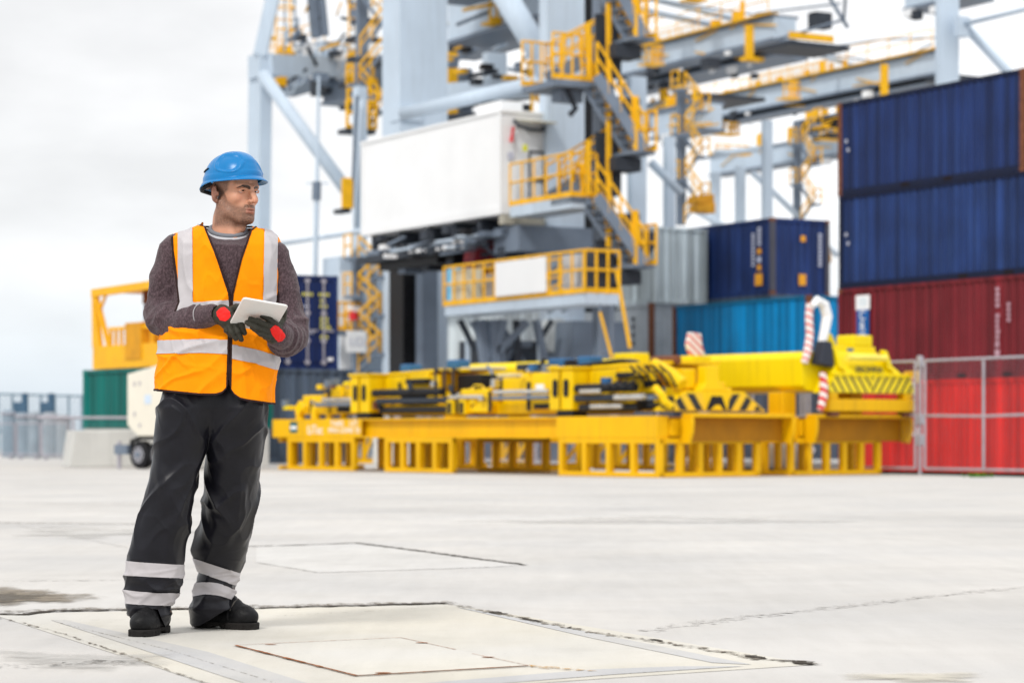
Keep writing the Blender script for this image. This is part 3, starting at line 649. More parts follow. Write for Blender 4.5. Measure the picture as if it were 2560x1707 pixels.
# red-white flipper folded upright on a yellow stub at the far corner
fl=MB(); fl.prism([R1(1.4,2.04,2.24),R1(1.4,2.36,2.24),R1(1.4,2.30,2.66),R1(1.4,2.02,2.68),R1(1.4,1.96,2.45)],RA*.1); fl.build('flipper',rw,sp,bevel=.02)
fl=MB(); fl.prism([R1(1.38,2.38,2.24),R1(1.38,2.50,2.05),R1(1.38,2.42,2.1),R1(1.38,2.28,2.5)],RA*.1); fl.build('flipper_arm',rw,sp)
sbox('flipper_socket',R1,1.3,1.75,1.95,2.45,2.02,2.24,M['lemon'])
sbox('control_box',R1,3.0,3.6,2.0,2.4,2.15,2.34,M['lemon'])

# second spreader on the right rack
s2=thing('container_spreader','lemon-yellow spreader with a smooth box beam and red-white striped flippers on the right rack','spreader',R2(5,1.2,1.14),'spreaders resting on the racks')
LY=M['lemon']
b=MB(); zb=1.52
prof=[(.12,zb),(.0,zb+.10),(-.02,zb+.62),(.08,zb+.74),(1.9,zb+.74),(2.0,zb+.62),(2.0,zb+.1),(1.9,zb)]
b.prism([R2(-.02,p+.30,z+.06) for p,z in prof],RA*11.0); b.build('box_beam',LY,s2,bevel=.02)
for a in (.3,10.6): 
    for b0 in (.1,1.9): sbox('support_block',R2,a,a+.4,b0,b0+.35,1.10,1.56,M['rackyel'],s2)
sbox('lower_beam',R2,-.42,-.14,.60,2.98,1.20,1.43,M['rackyel'],s2)
for b0 in (.64,2.66): sbox('lower_bracket',R2,-.4,-.2,b0,b0+.26,1.10,1.199,M['rust'],s2); sbox('lower_bracket',R2,-.4,-.2,b0,b0+.22,1.431,1.55,M['rackyel'],s2)
# end cabinet: striped lower face, sloping body, top box
b=MB(); b.prism([R2(-.40,.55,1.55),R2(-.40,2.96,1.55),R2(-.40,2.82,1.88),R2(-.40,.74,1.88)],RA*.37); cb=b.build('cabinet_base',LY,s2)
for b0,b1,t0,t1,mm in ((.57,1.73,.75,1.75,hzf1),(1.77,2.94,1.75,2.81,hzf2)):
    b=MB(); b.add([R2(-.406,b0,1.56),R2(-.406,b1,1.56),R2(-.406,t1,1.87),R2(-.406,t0,1.87)],[(0,1,2,3)]); b.build('hazard_marking',mm,cb)
b=MB()
for k in range(9): b.obox(R2(-.44,.74+.235*k,1.86),RA*.05,RB*.16,Z*.05)
b.build('serrated_edge',LY,cb)
b=MB(); b.prism([R2(-.36,.76,1.89),R2(-.36,2.68,1.89),R2(-.10,2.22,2.34),R2(-.10,1.08,2.34)],RA*.34); cm=b.build('cabinet_body',LY,s2,bevel=.02)
b=MB(); b.tube([R2(-.36,1.15,2.22),R2(-.36,2.18,2.22)],.06,10); b.build('grab_rail',mat('pale_yellow_rail',(.86,.74,.12),.4),s2)
for bb in (.98,2.30):
    b=MB(); b.prism([R2(-.38,bb-.06,2.02),R2(-.38,bb+.10,1.95),R2(-.28,bb+.02,2.36),R2(-.28,bb-.10,2.38)],RA*.12); b.build('shoulder_lug',LY,s2,bevel=.02)
text('lettering','BROMMA',M['steel_dk'],R2(-.352,1.74,1.99),RB,Z,.16,s2,sx=1.1)
b=MB(); b.prism([R2(-.08,.92,2.2),R2(-.08,2.2,2.2),R2(-.08,2.2,2.44),R2(-.08,1.15,2.44),R2(-.08,1.02,2.66),R2(-.08,.92,2.68)],RA*.06); b.build('upper_housing',LY,s2,bevel=.02)
sbox('housing_plate',R2,-.092,-.082,1.42,1.58,2.30,2.40,M['bluemach'],s2,0); sbox('top_box',R2,-.06,.4,1.62,2.14,2.441,2.66,LY,s2,.03)
b=MB(); b.tube([R2(-.1,2.8,1.85),R2(-.2,3.0,1.88)],.07,8); b.build('bumper_arm',M['rackyel'],s2)
sbox('bumper',R2,-.3,-.05,2.98,3.2,1.76,1.99,M['rackyel'],s2,.03)
# flippers at the near-left corner: long striped arm, white hook, black shoe
b=MB(); b.tube([R2(-.1,0.27,2.10),R2(-.1,0.35,2.30),R2(-.06,0.45,2.62),R2(-.02,0.47,2.95),R2(0,0.51,3.22)],[.065,.08,.075,.075,.07],8); b.build('flipper',rw,s2)
b=MB(); b.tube([R2(-.1,0.47,3.16),R2(-.1,0.61,3.28),R2(-.1,0.79,3.20),R2(-.1,0.87,2.98),R2(-.1,0.81,2.72),R2(-.1,0.73,2.48)],[.06,.085,.10,.10,.09,.08],8); b.build('hook',M['white'],s2)
b=MB(); b.prism([R2(-.3,0.47,2.08),R2(-.3,0.87,2.02),R2(-.3,0.81,2.5),R2(-.3,0.61,2.52)],RA*.25); b.build('rubber_shoe',mat('dark_shoe',(.03,.035,.05),.5),s2,bevel=.03)
b=MB(); b.tube([R2(-.45,0.39,1.92),R2(-.45,0.43,1.7),R2(-.45,0.41,1.45),R2(-.45,0.33,1.22)],[.06,.08,.08,.06],8); b.build('flipper',stripe_mat('red_white_chevrons',(.80,.72,.70),(.62,.03,.03),tuple(RB*.55+Z*.83),.15),s2)
b=MB(); b.tube([R2(-.30,2.95,1.85),R2(-.28,3.01,1.55),R2(-.28,3.07,1.25)],.05,8); b.build('flipper',rw,s2)
# clutter stored behind the racks
def pile(name,label,cat,px0,px1,Y,h,m,dep=1.0,grp=None):
    t0=W(px0,1100,Y); t1=W(px1,1100,Y); b=MB(); b.obox((t0.x,Y,0),(t1.x-t0.x,0,0),(0,dep,0),(0,0,h)); o=b.build(name,m,bevel=.03); return tag(o,label,cat,grp)
for i,(x0,x1,Y,h,dp,lab) in enumerate(((932,1098,60,.98,1.2,'white concrete block between the two left leg frames of the front rack'),(1105,1165,61,.9,1.2,'smaller white concrete block right of the wide one behind the front rack'))):
    o=pile('concrete_block',lab,'block',x0,x1,Y,h,mat('white_block_concrete',(.62,.62,.60),.85,var=.08,bump=.3,streak=.1),dp,'concrete blocks behind the racks')
def lattice(label,px0,px1,Y,h):
    p=W(px0,1100,Y); q=W(px1,1100,Y); p.z=q.z=0; t=thing('steel_lattice',label,'frame',p,'yellow steel frames stored behind the racks'); d=q-p; n=max(2,int(d.length/.5))
    for z in (.06,h): b=MB(); b.bar(p+Z*z,q+Z*z,.12,.12); b.build('chord',M['rackyel'],t)
    for i in range(n):
        a=p+d*i/n; c=p+d*(i+1)/n; b=MB(); b.bar(a+Z*.1,c+Z*(h-.05),.08,.08); b.build('diagonal',M['rackyel'],t)
        b=MB(); b.bar(a+Z*.0,a+Z*h,.1,.1); b.build('upright',M['rackyel'],t)
    return t
lattice('low yellow lattice frame stored behind the left leg frame of the front rack',880,940,64.5,1.05)
lattice('low yellow lattice frame stored behind the middle of the front rack',1255,1330,63,1.0)
lattice('long low yellow lattice frame seen through the near leg frame of the front rack',1410,1680,55,1.0)
# white sack-like bundle under the rear rack
p=W(1905,1160,50); b=MB(); b.tube([V3(p.x,p.y,.25),V3(p.x+.35,p.y,.42),V3(p.x+.75,p.y+.1,.5),V3(p.x+1.0,p.y+.1,.3)],[.2,.38,.42,.2],12); o=b.build('bulk_bag',mat('white_bag_cloth',(.68,.66,.70),.8,var=.1,bump=.4),smooth=True); tag(o,'white bulk bag lying on the ground under the right rack','bag')
# ------------------------------------------------------------------ mesh fence on the right
def mesh_panel(label,p,q,h,grp,mid=True,z0=.12,feet=True):
    t=thing('mesh_fence',label,'fence',p,grp); g=M['galv']; d=(q-p).normalized(); L=(q-p).length
    for s in (0,L): b=MB(); b.tube([p+d*s+Z*z0,p+d*s+Z*h],.027,8); b.build('frame_tube',g,t)
    for z in (z0,h): b=MB(); b.tube([p+Z*z,q+Z*z],.025,8); b.build('frame_tube',g,t)
    if mid:
        b=MB(); b.tube([p+d*L*.5+Z*z0,p+d*L*.5+Z*h],.026,8); b.build('mid_post',g,t)
        zm=z0+(h-z0)*.49; b=MB(); b.tube([p+Z*(zm+.01),p+d*L*.5+Z*(zm-.02),q+Z*zm],.026,8); b.build('mid_rail',g,t)
    b=MB(); n=int(L/.105)
    for i in range(1,n): b.tube([p+d*L*i/n+Z*z0,p+d*L*i/n+Z*h],.0030,4,caps=False)
    n=int((h-z0)/.055)
    for i in range(1,n): z=z0+(h-z0)*i/n; b.tube([p+Z*z,q+Z*z],.003,4,caps=False)
    b.build('wire_mesh',mat('fence_wire',(.16,.13,.15),.5,metal=.3) if 'fence_wire' not in bpy.data.materials else bpy.data.materials['fence_wire'],t)
    return t
F0=W(2300,1100,46.2); F0.z=0; grp='galvanised mesh fence panels in a row'
def fp(t): p=F0+U*t; return Vector((p.x,p.y,0))
PL=3.35; h=2.17
labs=['mesh fence panel at the right edge in front of the red container',
 'mesh fence panel between the striped spreader end and the lone fence post',
 'mesh fence panel seen through the legs of the right rack','mesh fence panel behind the near end of the front rack',
 'mesh fence panel behind the near leg frame of the front rack','mesh fence panel behind the low lattice frame in the middle',
 'mesh fence panel just left of the middle leg frame','mesh fence panel behind the wide white concrete block','mesh fence panel at the far left end of the fence row']
for i in range(9):
    s0=-.14-PL+i*(PL+.28); 
    mesh_panel(labs[i],fp(s0+.0),fp(s0+PL),h,grp)
    if i<8:
        c=fp(s0+PL+.14); t=thing('fence_post',['slim fence post with clamps right of the striped spreader end','fence post behind the right rack','fence post behind the gap between the racks','fence post behind the front rack near its right end','fence post behind the lattice frame','fence post behind the middle leg frame','fence post right of the wide white block','fence post left of the wide white block'][i],'post',c,'posts of the mesh fence')
        b=MB(); b.tube([c,c+Z*h],.034,8); b.build('pole',M['galv'],t)
        for z in (.55,.95,2.05): b=MB(); b.obox(c+Z*z-U*.05-VV*.05,U*.1,VV*.1,Z*.22); b.build('clamp',M['galv'],t,bevel=.02)
# weed at the fence foot
wc=W(2445,1190,43.6); wc.z=0; b=MB(); rnd=random.Random(4)
for k in range(60):
    a=rnd.uniform(0,6.28); r=rnd.uniform(.02,.22); l=rnd.uniform(.05,.12); p=wc+V3(r*math.cos(a)*1.3,r*math.sin(a),0); s=V3(math.cos(a+1.5),math.sin(a+1.5),0)*.02; tip=p+V3(math.cos(a)*.05,math.sin(a)*.05,l)
    b.add([p-s,p+s,tip],[(0,1,2)])
o=b.build('weed_clump',mat('weed_leaf',(.09,.22,.015),.6)); tag(o,'small bright green weed clump at the foot of the mesh fence','weed')
# low dark strip along the foot of the fence
k=MB(); k.obox(fp(-6)+VV*.12,U*34,VV*.25,Z*.06); o=k.build('fence_foot_strip',mat('dark_foot_strip',(.02,.022,.018),.9)); o['kind']='structure'

# ------------------------------------------------------------------ far left: quay railing, crowd barriers, concrete block
def P(px,Y): v=W(px,1100,Y); v.z=0; return v
bl=mat('bluish_steel',(.30,.40,.48),.5,metal=.2)
t=thing('quay_fence','tall pale blue quay fence with thin uprights at the far left','fence',P(-60,96))
p,q=P(-120,92),P(205,100); d=(q-p); n=9
for z in (2.35,.9): b=MB(); b.tube([p+Z*z,q+Z*z],.05,6); b.build('rail',bl,t)
for i in range(n+1): b=MB(); c=p+d*i/n; b.tube([c,c+Z*2.4],.055,6); b.build('upright',bl,t)
wr=MB()
for i in range(60): c=p+d*i/60; wr.tube([c+Z*.1,c+Z*2.3],.008,4,caps=False)
wr.build('wire_mesh',bl,t)
dkb=mat('blue_grey_bollard_paint',(.06,.12,.19),.5)
for x,Y,lab in ((62,90,'dark blue lamp post with a lamp box at the far left, the left one'),(128,90.5,'dark blue lamp post with a lamp box beside the green container')):
    c=P(x,Y); t=thing('quay_post',lab,'post',c,'dark posts behind the barriers')
    b=MB(); b.tube([c,c+Z*2.3],.13,8); b.build('pole',dkb,t)
    b=MB(); b.obox(c+V3(-.42,-.1,1.55),(.36,0,0),(0,.2,0),(.0,0,.42)); b.build('lamp_box',dkb,t,bevel=.03)
labs=['grey crowd barrier at the left picture edge','grey crowd barrier second from the left edge','grey crowd barrier next to the concrete block','rust-spotted crowd barrier behind the front ones']
for i,(x0,x1,Y) in enumerate(((-20,36,76),(42,100,75),(104,170,73))):
    p,q=P(x0,Y),P(x1,Y-.6); t=thing('crowd_barrier',labs[i],'barrier',p,'crowd barriers at the far left'); d=q-p; b=MB()
    b=MB(); b.tube([p+Z*.15,p+Z*1.1,q+Z*1.1,q+Z*.15,p+Z*.15],.03,6); b.build('frame_tube',M['galv'],t)
    b=MB()
    for k in range(1,9): c=p+d*k/9; b.tube([c+Z*.18,c+Z*1.08],.014,5)
    b.build('bar_infill',bl,t)
    for s in (.15,.85): c=p+d*s; b=MB(); b.obox(c+V3(-.03,-.3,.0),(.06,0,0),(0,.6,0),(0,0,.04)); b.obox(c+V3(-.02,-.02,.04),(.04,0,0),(0,.04,0),(0,0,.15)); b.build('foot',M['galv'],t)
for i,(x,Y,h_) in enumerate(((22,82,1.6),(58,81,1.5),(88,80,1.5),(126,79.5,1.5),(158,78,1.4))):
    c=P(x,Y); t=thing('mooring_pile',['bluish','slate blue','grey-green','blue-grey','pale grey'][i]+' steel pile standing behind the crowd barriers','post',c,'piles behind the crowd barriers')
    b=MB(); b.tube([c,c+Z*(h_-.1),c+Z*h_],[.24,.24,.18],12); b.build('pile_shaft',mat('pile_paint',(.24+.02*i,.30+.01*i,.36),.6,streak=.3),t)
    b=MB(); b.tube([c+Z*(h_-.16),c+Z*(h_-.1)],.28,12); b.build('pile_collar',M['galv'],t)
c0=P(172,56.5); b=MB(); b.prism([c0,c0+V3(2.6,.9,0),c0+V3(2.55,.95,.86),c0+V3(.12,.05,.86)],V3(-.4,1.2,0)); o=b.build('concrete_block',M['conc'],bevel=.03); tag(o,'large pale concrete block with a chamfered end beside the white trailer','block')
# rail on top of the block
p=c0+V3(.05,.3,.86); q=p+V3(3.6,1.2,0); t=thing('guard_rail','thin grey guard rail along the green container above the concrete block','rail',p)
b=MB(); b.tube([p+V3(-.8,-.2,.30),q+Z*.30],.035,8); b.build('rail_tube',M['galv'],t)
for s in (0,.5,1): b=MB(); b.tube([p.lerp(q,s)-Z*.003,p.lerp(q,s)+Z*.30],.03,8); b.build('stanchion',M['galv'],t)

# green container on blocks
og=W(207,1070,62); ld=Vector((.6,-.8,0)); wdn=Vector((.8,.6,0))
gz_=og.z; base=Vector((og.x,og.y,gz_))
gh=(1070-925)/FPX*62
gc=container('dark green corrugated container under the yellow lifting frame',base,ld,wdn,6.06,M['green'],H=gh,Wd=2.0,pockets=False,group='containers behind the worker')
pb=MB(); pb.obox(Vector((base.x+.02,base.y+.02,0)),ld*6.0,wdn*1.9,Z*(gz_-.002)); o=pb.build('concrete_plinth',M['conc']); tag(o,'low concrete plinth carrying the dark green container','plinth')
# yellow maintenance frame standing on the green container
yz=gz_+gh; fl=ld*1.6; a0=base+ld*.55+Z*yz-Z*gz_
yf=thing('lifting_frame','yellow steel lifting frame with an open top beam on the green container','frame',a0)
sY=FPX/62; hh=lambda py:(925-py)/sY
yl=mat('amber_frame_paint',(.82,.42,.008),.45,var=.08,streak=.15)
def yb(name,*args,m=yl): b=MB(); b.obox(*args); return b.build(name,m,yf,bevel=.01)
Lf=3.8
yb('base_box',a0+Z*.003,fl*Lf,wdn*1.6,Z*hh(868))
for w_ in (0,1.5):
    e=[a0+wdn*w_-fl*.02+Z*hh(868),a0+wdn*w_+fl*.22+Z*hh(868),a0+wdn*w_+fl*.02+Z*hh(740),a0+wdn*w_-fl*.04+Z*hh(740)]
    b=MB(); b.prism(e,wdn*.12); b.build('end_post',yl,yf)
    b=MB(); b.bar(a0+wdn*(w_+.06)+fl*.04+Z*hh(740),a0+wdn*(w_+.06)+fl*.48+Z*hh(868),.10,.10); b.build('diagonal',yl,yf)
    if w_==0: b=MB(); b.bar(a0+wdn*(w_+.06)+fl*.38+Z*hh(742),a0+wdn*(w_+.06)+fl*.20+Z*hh(775),.06,.06); b.build('diagonal',yl,yf)
    b=MB(); b.bar(a0+wdn*(w_+.06)+Z*hh(735)-fl*.05,a0+wdn*(w_+.06)+fl*Lf+Z*(hh(735)+.12),.14,.2); b.build('top_beam',yl,yf)
    b=MB(); b.bar(a0+wdn*(w_+.06)+fl*.5+Z*hh(827),a0+wdn*(w_+.06)+fl*Lf+Z*hh(829),.08,.08); b.build('rail',yl,yf)
    for s in (.55,.72,.9,1.35,1.9,2.7,3.5): b=MB(); b.bar(a0+wdn*(w_+.06)+fl*s+Z*hh(868),a0+wdn*(w_+.06)+fl*s+Z*hh(828),.07,.07); b.build('stanchion',yl,yf)
b=MB(); b.prism([a0+Z*hh(733)-fl*.05,a0+Z*(hh(733)+.14)+fl*Lf,a0+Z*(hh(733)+.14)+fl*Lf+wdn*1.6,a0+Z*hh(733)-fl*.05+wdn*1.6],Z*.05); b.build('top_plate',yl,yf)
cd=a0+fl*1.12; yb('control_cabinet',cd-wdn*.03+Z*hh(905),fl*.52,wdn*.5,Z*(hh(816)-hh(905)),m=mat('ochre_cabinet',(.62,.28,.006),.5))
b=MB(); b.tube([a0+fl*1.35+wdn*.4+Z*hh(868),a0+fl*1.35+wdn*.4+Z*hh(735)],.085,10); b.build('hydraulic_post',M['steel_md'],yf)
b=MB(); b.tube([a0+fl*1.35+wdn*.4+Z*hh(770),a0+fl*1.35+wdn*.4+Z*hh(735)],.12,10); b.build('post_collar',M['rust'],yf)
# white trailer-mounted generator
tx=W(318,1100,54.2); tr=thing('trailer','cream white box trailer with twin wheels parked beside the concrete block','trailer',V3(tx.x,54.2,0))
tl=Vector((.74,-.67,0)).normalized(); tw=Vector((.67,.74,0)).normalized(); t0=V3(tx.x,54.2,0); crm=mat('cream_trailer_paint',(.74,.70,.60),.4,var=.03)
k=FPX/54.2; hz_=lambda py: CAMH+(HORY-py)/k
zt_,zb_,zl_=hz_(935),hz_(1090),hz_(1062)
b=MB(); b.prism([t0+Z*zl_,t0+tl*.38+Z*zb_,t0+tl*2.35+Z*zb_,t0+tl*2.35+Z*(zt_+.40),t0+Z*zt_],tw*2.0); body=b.build('body',crm,tr,bevel=.02)
for s,z in ((.24,965),(.24,1040),(.42,964),(.42,1068)):
    b=MB(); b.obox(t0-tw*.012+tl*s+Z*hz_(z),tl*.05,tw*.01,Z*.09); b.build('latch',M['galv'],body)
b=MB(); b.obox(t0-tw*.01+tl*.62+Z*hz_(1010),tl*.22,tw*.008,Z*.2); b.build('notice_sticker',mat('pale_blue_sticker',(.55,.65,.78),.5),body)
b=MB(); b.obox(t0+tl*.02+tw*.3+Z*.40,tl*2.3,tw*.1,Z*.13); b.build('chassis_beam',M['steel_dk'],tr)
for i,dw in enumerate((.36,1.02,1.68)):
    c=t0+tl*dw+tw*.02+Z*.315
    w=MB(); w.tube([c,c+tw*.24],.315,28); wo=w.build('wheel_tyre',M['black'],tr,bevel=.04)
    w=MB(); w.tube([c-tw*.012,c+tw*.02],.185,24); w.build('rim',mat('silver_rim',(.42,.42,.46),.35,metal=.6),wo,bevel=.01)
    w=MB(); w.tube([c-tw*.04,c-tw*.013],.06,12); w.build('hub_cap',M['steel_md'],wo)
    for q in range(8):
        th=q*math.pi/4; r=.135; w=MB(); p=c+tl*r*math.cos(th)+Z*r*math.sin(th); w.tube([p-tw*.014,p-tw*.0125],.028,8); w.build('rim_hole',M['black'],wo)
w=MB(); w.tube([t0+tl*d_+tw*.1+Z*z_ for d_,z_ in ((-.02,.36),(.05,.62),(.36,.70),(1.68,.70),(2.0,.62),(2.06,.36))],.05,8); w.build('mudguard',M['black'],tr)
jk=t0-tl*.28; b=MB(); b.tube([jk,jk+Z*.62],.05,8); b.build('jack_leg',M['galv'],tr); b=MB(); b.obox(jk-tl*.12-tw*.05+Z*.32,tl*.45,tw*.1,Z*.22); b.build('drawbar',M['steel_md'],tr)
# ------------------------------------------------------------------ quay cranes
S_,SD,SM,YR,WH,BK=M['steel'],M['steel_dk'],M['steel_md'],M['yrail'],M['white'],M['black']
def cr_parts(t):
    """part makers bound to one crane"""
    class K: pass
    k=K()
    def box(name,o,a,b,c,m=S_,par=None,bev=0):
        mb=MB(); mb.obox(o,a,b,c); return mb.build(name,m,par or t,bevel=bev)
    def bar(name,p,q,w,h,m=S_,par=None):
        mb=MB(); mb.bar(p,q,w,h); return mb.build(name,m,par or t)
    def pipe(name,p,q,r,m=S_,par=None,n=12):
        mb=MB(); mb.tube([p,q],r,n); return mb.build(name,m,par or t,smooth=True)
    def col(name,px,Y,du,dv,py0,py1,m=S_,par=None):
        """upright box leg: near corner at column px, du along U (left face), dv along VV (right face), between photo rows"""
        o=W(px,py1,Y); h=(py1-py0)/FPX*Y
        return box(name,o,U*du,VV*dv,Z*h,m,par)
    def rail(pts,h=1.1,n=6,r=.035,par=None,m=YR,name='handrail',kick=True):
        mb=MB(); pts=[Vector(p) for p in pts]
        for z in (h,h*.55): mb.tube([p+Z*z for p in pts],r,6)
        for a,b in zip(pts[:-1],pts[1:]):
            for i in range(n+1):
                p=a.lerp(b,i/n); mb.tube([p,p+Z*h],r,6)
            if kick: mb.bar(a+Z*.08,b+Z*.08,.012,.15)
        return mb.build(name,m,par or t)
    def flight(p,q,w,n=9,rails=True,wd=None,par=None):
        """stair from p down/up to q; w width along wd"""
        wd=wd or VV; f=MB()
        for s in (0,1): f.bar(p+wd*w*s,q+wd*w*s,.07,.32)
        for i in range(1,n):
            c=p.lerp(q,i/n); d=(q-p); d.z=0; d.normalize(); f.obox(c-d*.12,d*.26,wd*w,Z*.04)
        o=f.build('stair_flight',SM,par or t)
        if rails:
            for s in (0,1):
                mb=MB(); a=p+wd*w*s; b=q+wd*w*s
                for z in (1.0,.55): mb.tube([a+Z*z,b+Z*z],.04,6)
                for i in range(0,5): c=a.lerp(b,i/4); mb.tube([c,c+Z*1.0],.04,6)
                mb.build('handrail',YR,o)
        return o
    def deck(o,a,b,th=.16,m=SM,par=None):
        return box('landing',o,a,b,-Z*th,m,par)
    def ladder(p,h,m=YR,w=.5,par=None,cage=True):
        mb=MB(); 
        for s in (0,w): mb.tube([p+VV*s,p+VV*s+Z*h],.045,6)
        for i in range(int(h/.45)): mb.tube([p+Z*i*.45,p+VV*w+Z*i*.45],.03,5)
        if cage:
            for i in range(int(h/1.0)):
                z=.3+i*1.0; mb.tube([p+Z*z,p-U*.5+VV*.0+Z*z,p-U*.7+VV*w/2+Z*z,p-U*.5+VV*w+Z*z,p+VV*w+Z*z],.04,5)
        return mb.build('ladder',m,par or t)
    def zigzag(px,py0,py1,Y,wpx,pitch,m=YR,grey=SM,par=None):
        """zigzag service stair seen end-on: alternate short flights with yellow rails and landings"""
        y=py1; side=0; c0=W(px+wpx*.25,py1,Y)+U*.5; wm=wpx/FPX*Y
        box('stair_column',c0,U*.3,VV*wm*.45,Z*((py1-py0)/FPX*Y),grey,par or t)
        while y-pitch*.5>py0:
            xa,xb=(px,px+wpx) if side==0 else (px+wpx,px)
            p=W(xa,y,Y); q=W(xb,y-pitch,Y); hr=.75
            mb=MB(); mb.bar(p,q,.35,.12); mb.build('stair_flight',m if int(y)%2 else grey,par or t)
            for dy in (-.2,):
                mb=MB(); d=U*dy
                mb.tube([p+d+Z*hr,q+d+Z*hr],.05,6); mb.tube([p+d+Z*hr*.5,q+d+Z*hr*.5],.035,6)
                for i in range(3): c=p.lerp(q,i/2)+d; mb.tube([c,c+Z*hr],.035,6)
                mb.build('handrail',m,par or t)
            e=(q-p); e.z=0; e.normalize(); mb=MB(); mb.obox(q-U*.3-e*.1,e*.4,U*.6,-Z*.12); mb.build('landing',grey,par or t)
            mb=MB(); f=q+e*.3
            for z in (.4,.8): mb.tube([f-U*.3+Z*z,f+U*.3+Z*z],.04,6)
            for s in (-.3,.3): mb.tube([f+U*s,f+U*s+Z*.8],.04,6)
            mb.build('handrail',m,par or t)
            y-=pitch; side=1-side
    def girder(px0,py0,px1,Y0,h,w,m=S_,dark=SD,rails=True,L=None,name='girder',walk=True):
        """box girder running along -U from the far end (px0,py0 = lower near edge, depth Y0) to column px1"""
        o=W(px0,py0,Y0)
        kk=(px1-CX)/FPX; L=L or (kk*o.y-o.x)/(.5+kk*.866)
        d=-U
        g=box(name,o,d*L,VV*w,Z*h,m)
        box('lower_flange',o-VV*.14-Z*.13,d*L,VV*(w+.28),Z*.128,SM,g); box('upper_flange',o-VV*.14+Z*(h+.002),d*L,VV*(w+.28),Z*.12,SM,g)
        if walk:
            wk=box('walkway',o-VV*.4+Z*(h+.13),d*L,VV*.6,Z*.06,YR,t)
            rail([o-VV*.38+Z*(h+.2),o-VV*.38+Z*(h+.2)+d*L],1.0,max(6,int(L/1.8)),.026,wk,kick=False)
        return o,L
    k.box,k.bar,k.pipe,k.col,k.rail,k.flight,k.deck,k.ladder,k.zigzag,k.girder=box,bar,pipe,col,rail,flight,deck,ladder,zigzag,girder
    return k
def down_to_ground(k,px,Y,du,dv,py0,m=S_,name='leg',par=None):
    o=W(px,HORY,Y); o.z=ground_z(o.x,o.y); h=CAMH-(py0-HORY)*Y/FPX
    return k.box(name,o,U*du,VV*dv,Z*(h-o.z),m,par)

# ============ near crane
near=thing('quay_crane','nearest pale blue quay crane with white machinery house and yellow zigzag stairs','crane',W(1000,1100,86)*1.0,'ship-to-shore cranes on the quay')
k=cr_parts(near)
# big left leg, with the dark cable trough at its foot
down_to_ground(k,1000,87,1.42,1.95,-260)
k.box('gusset_plate',W(1000,300,86.9)-VV*.0,U*.8,VV*.9,Z*.55)
lo=W(850,1100,88.6); lo.z=0
for px,w_,z1,m,dpt,nm in ((1008,.72,6.9,BK,86.2,'cable_trough'),(1056,.62,6.6,SM,86.0,'trough_cover')):
    o=W(px,1085,dpt); o.z=0; k.box(nm,o,VV*w_,U*1.1,Z*z1,m)
o=W(1056,1085,85.6); o.z=0
b=MB(); b.prism([o+Z*.8,o+VV*.30+Z*.8,o+VV*.62+Z*3.4,o+VV*.62+Z*6.6,o+Z*6.6],U*.5); b.build('tapered_shield',SM,near)
o=W(850,1085,89.5); o.z=0; k.box('sill_beam',o,VV*2.75,U*1.5,Z*(CAMH-(640-HORY)*89.5/FPX),S_)
k.box('sill_flange',o-VV*.05-U*.1+Z*2.25,VV*2.9,U*.08,Z*.12,SM)
k.box('bright_corner_plate',o-U*.03-VV*.02+Z*.2,VV*.75,U*.02,Z*6.6,WH)
p=W(940,1085,88.7); p.z=0; b=MB(); b.tube([p+Z*0.3,p+Z*2.6,p+Z*3.1],[.75,.75,.3],16); b.build('cable_drum',SM,near,smooth=True)
k.zigzag(890,640,930,88.3,52,48)
for py,h_,m in ((740,.9,WH),(690,.7,WH)): o=W(925,py,88.5); k.box('cable_box',o,VV*.28,U*.2,Z*h_,m)
o=W(868,880,87.6); sg=k.box('sign_panel',o,VV*.78,U*.06,Z*.78,WH); text('lettering','LCI',M['greymark'],o+VV*.39-U*.02+Z*.38,VV,Z,.42,sg)
o=W(845,825,88.0); k.deck(o,VV*1.5,U*1.0); k.rail([o,o+VV*1.5],1.0,5,.05); o2=W(880,822,88.2); k.box('electrical_cabinet',o2,VV*.9,U*.5,Z*.85,WH)
p=W(884,800,88.0); b=MB(); b.tube([p,p+Z*.3],.16,10); b.build('beacon',mat('red_beacon',(.6,.03,.04),.4),near)
# legs right of the machinery house
down_to_ground(k,1368,76.0,.5,1.38,-240)
k.col('leg_side_plate',1466,79.6,.8,.45,-240,560,SM)
k.col('recess_shade',1464,77.2,.25,.62,-240,760,BK)  # solid black column, painted shade of the recess beside the leg
# horizontal and diagonal pipes
k.pipe('brace_pipe',W(1010,285,86.0),W(1352,205,79.0),.24)
k.pipe('brace_pipe',W(1232,-60,79.6),W(1372,172,78.8),.42); k.box('gusset_plate',W(1350,205,79),VV*.9,U*.4,Z*.9)
k.pipe('brace_pipe',W(905,578,88),W(700,610,95),.09)
k.pipe('brace_pipe',W(900,615,88.5),W(830,700,92),.12)
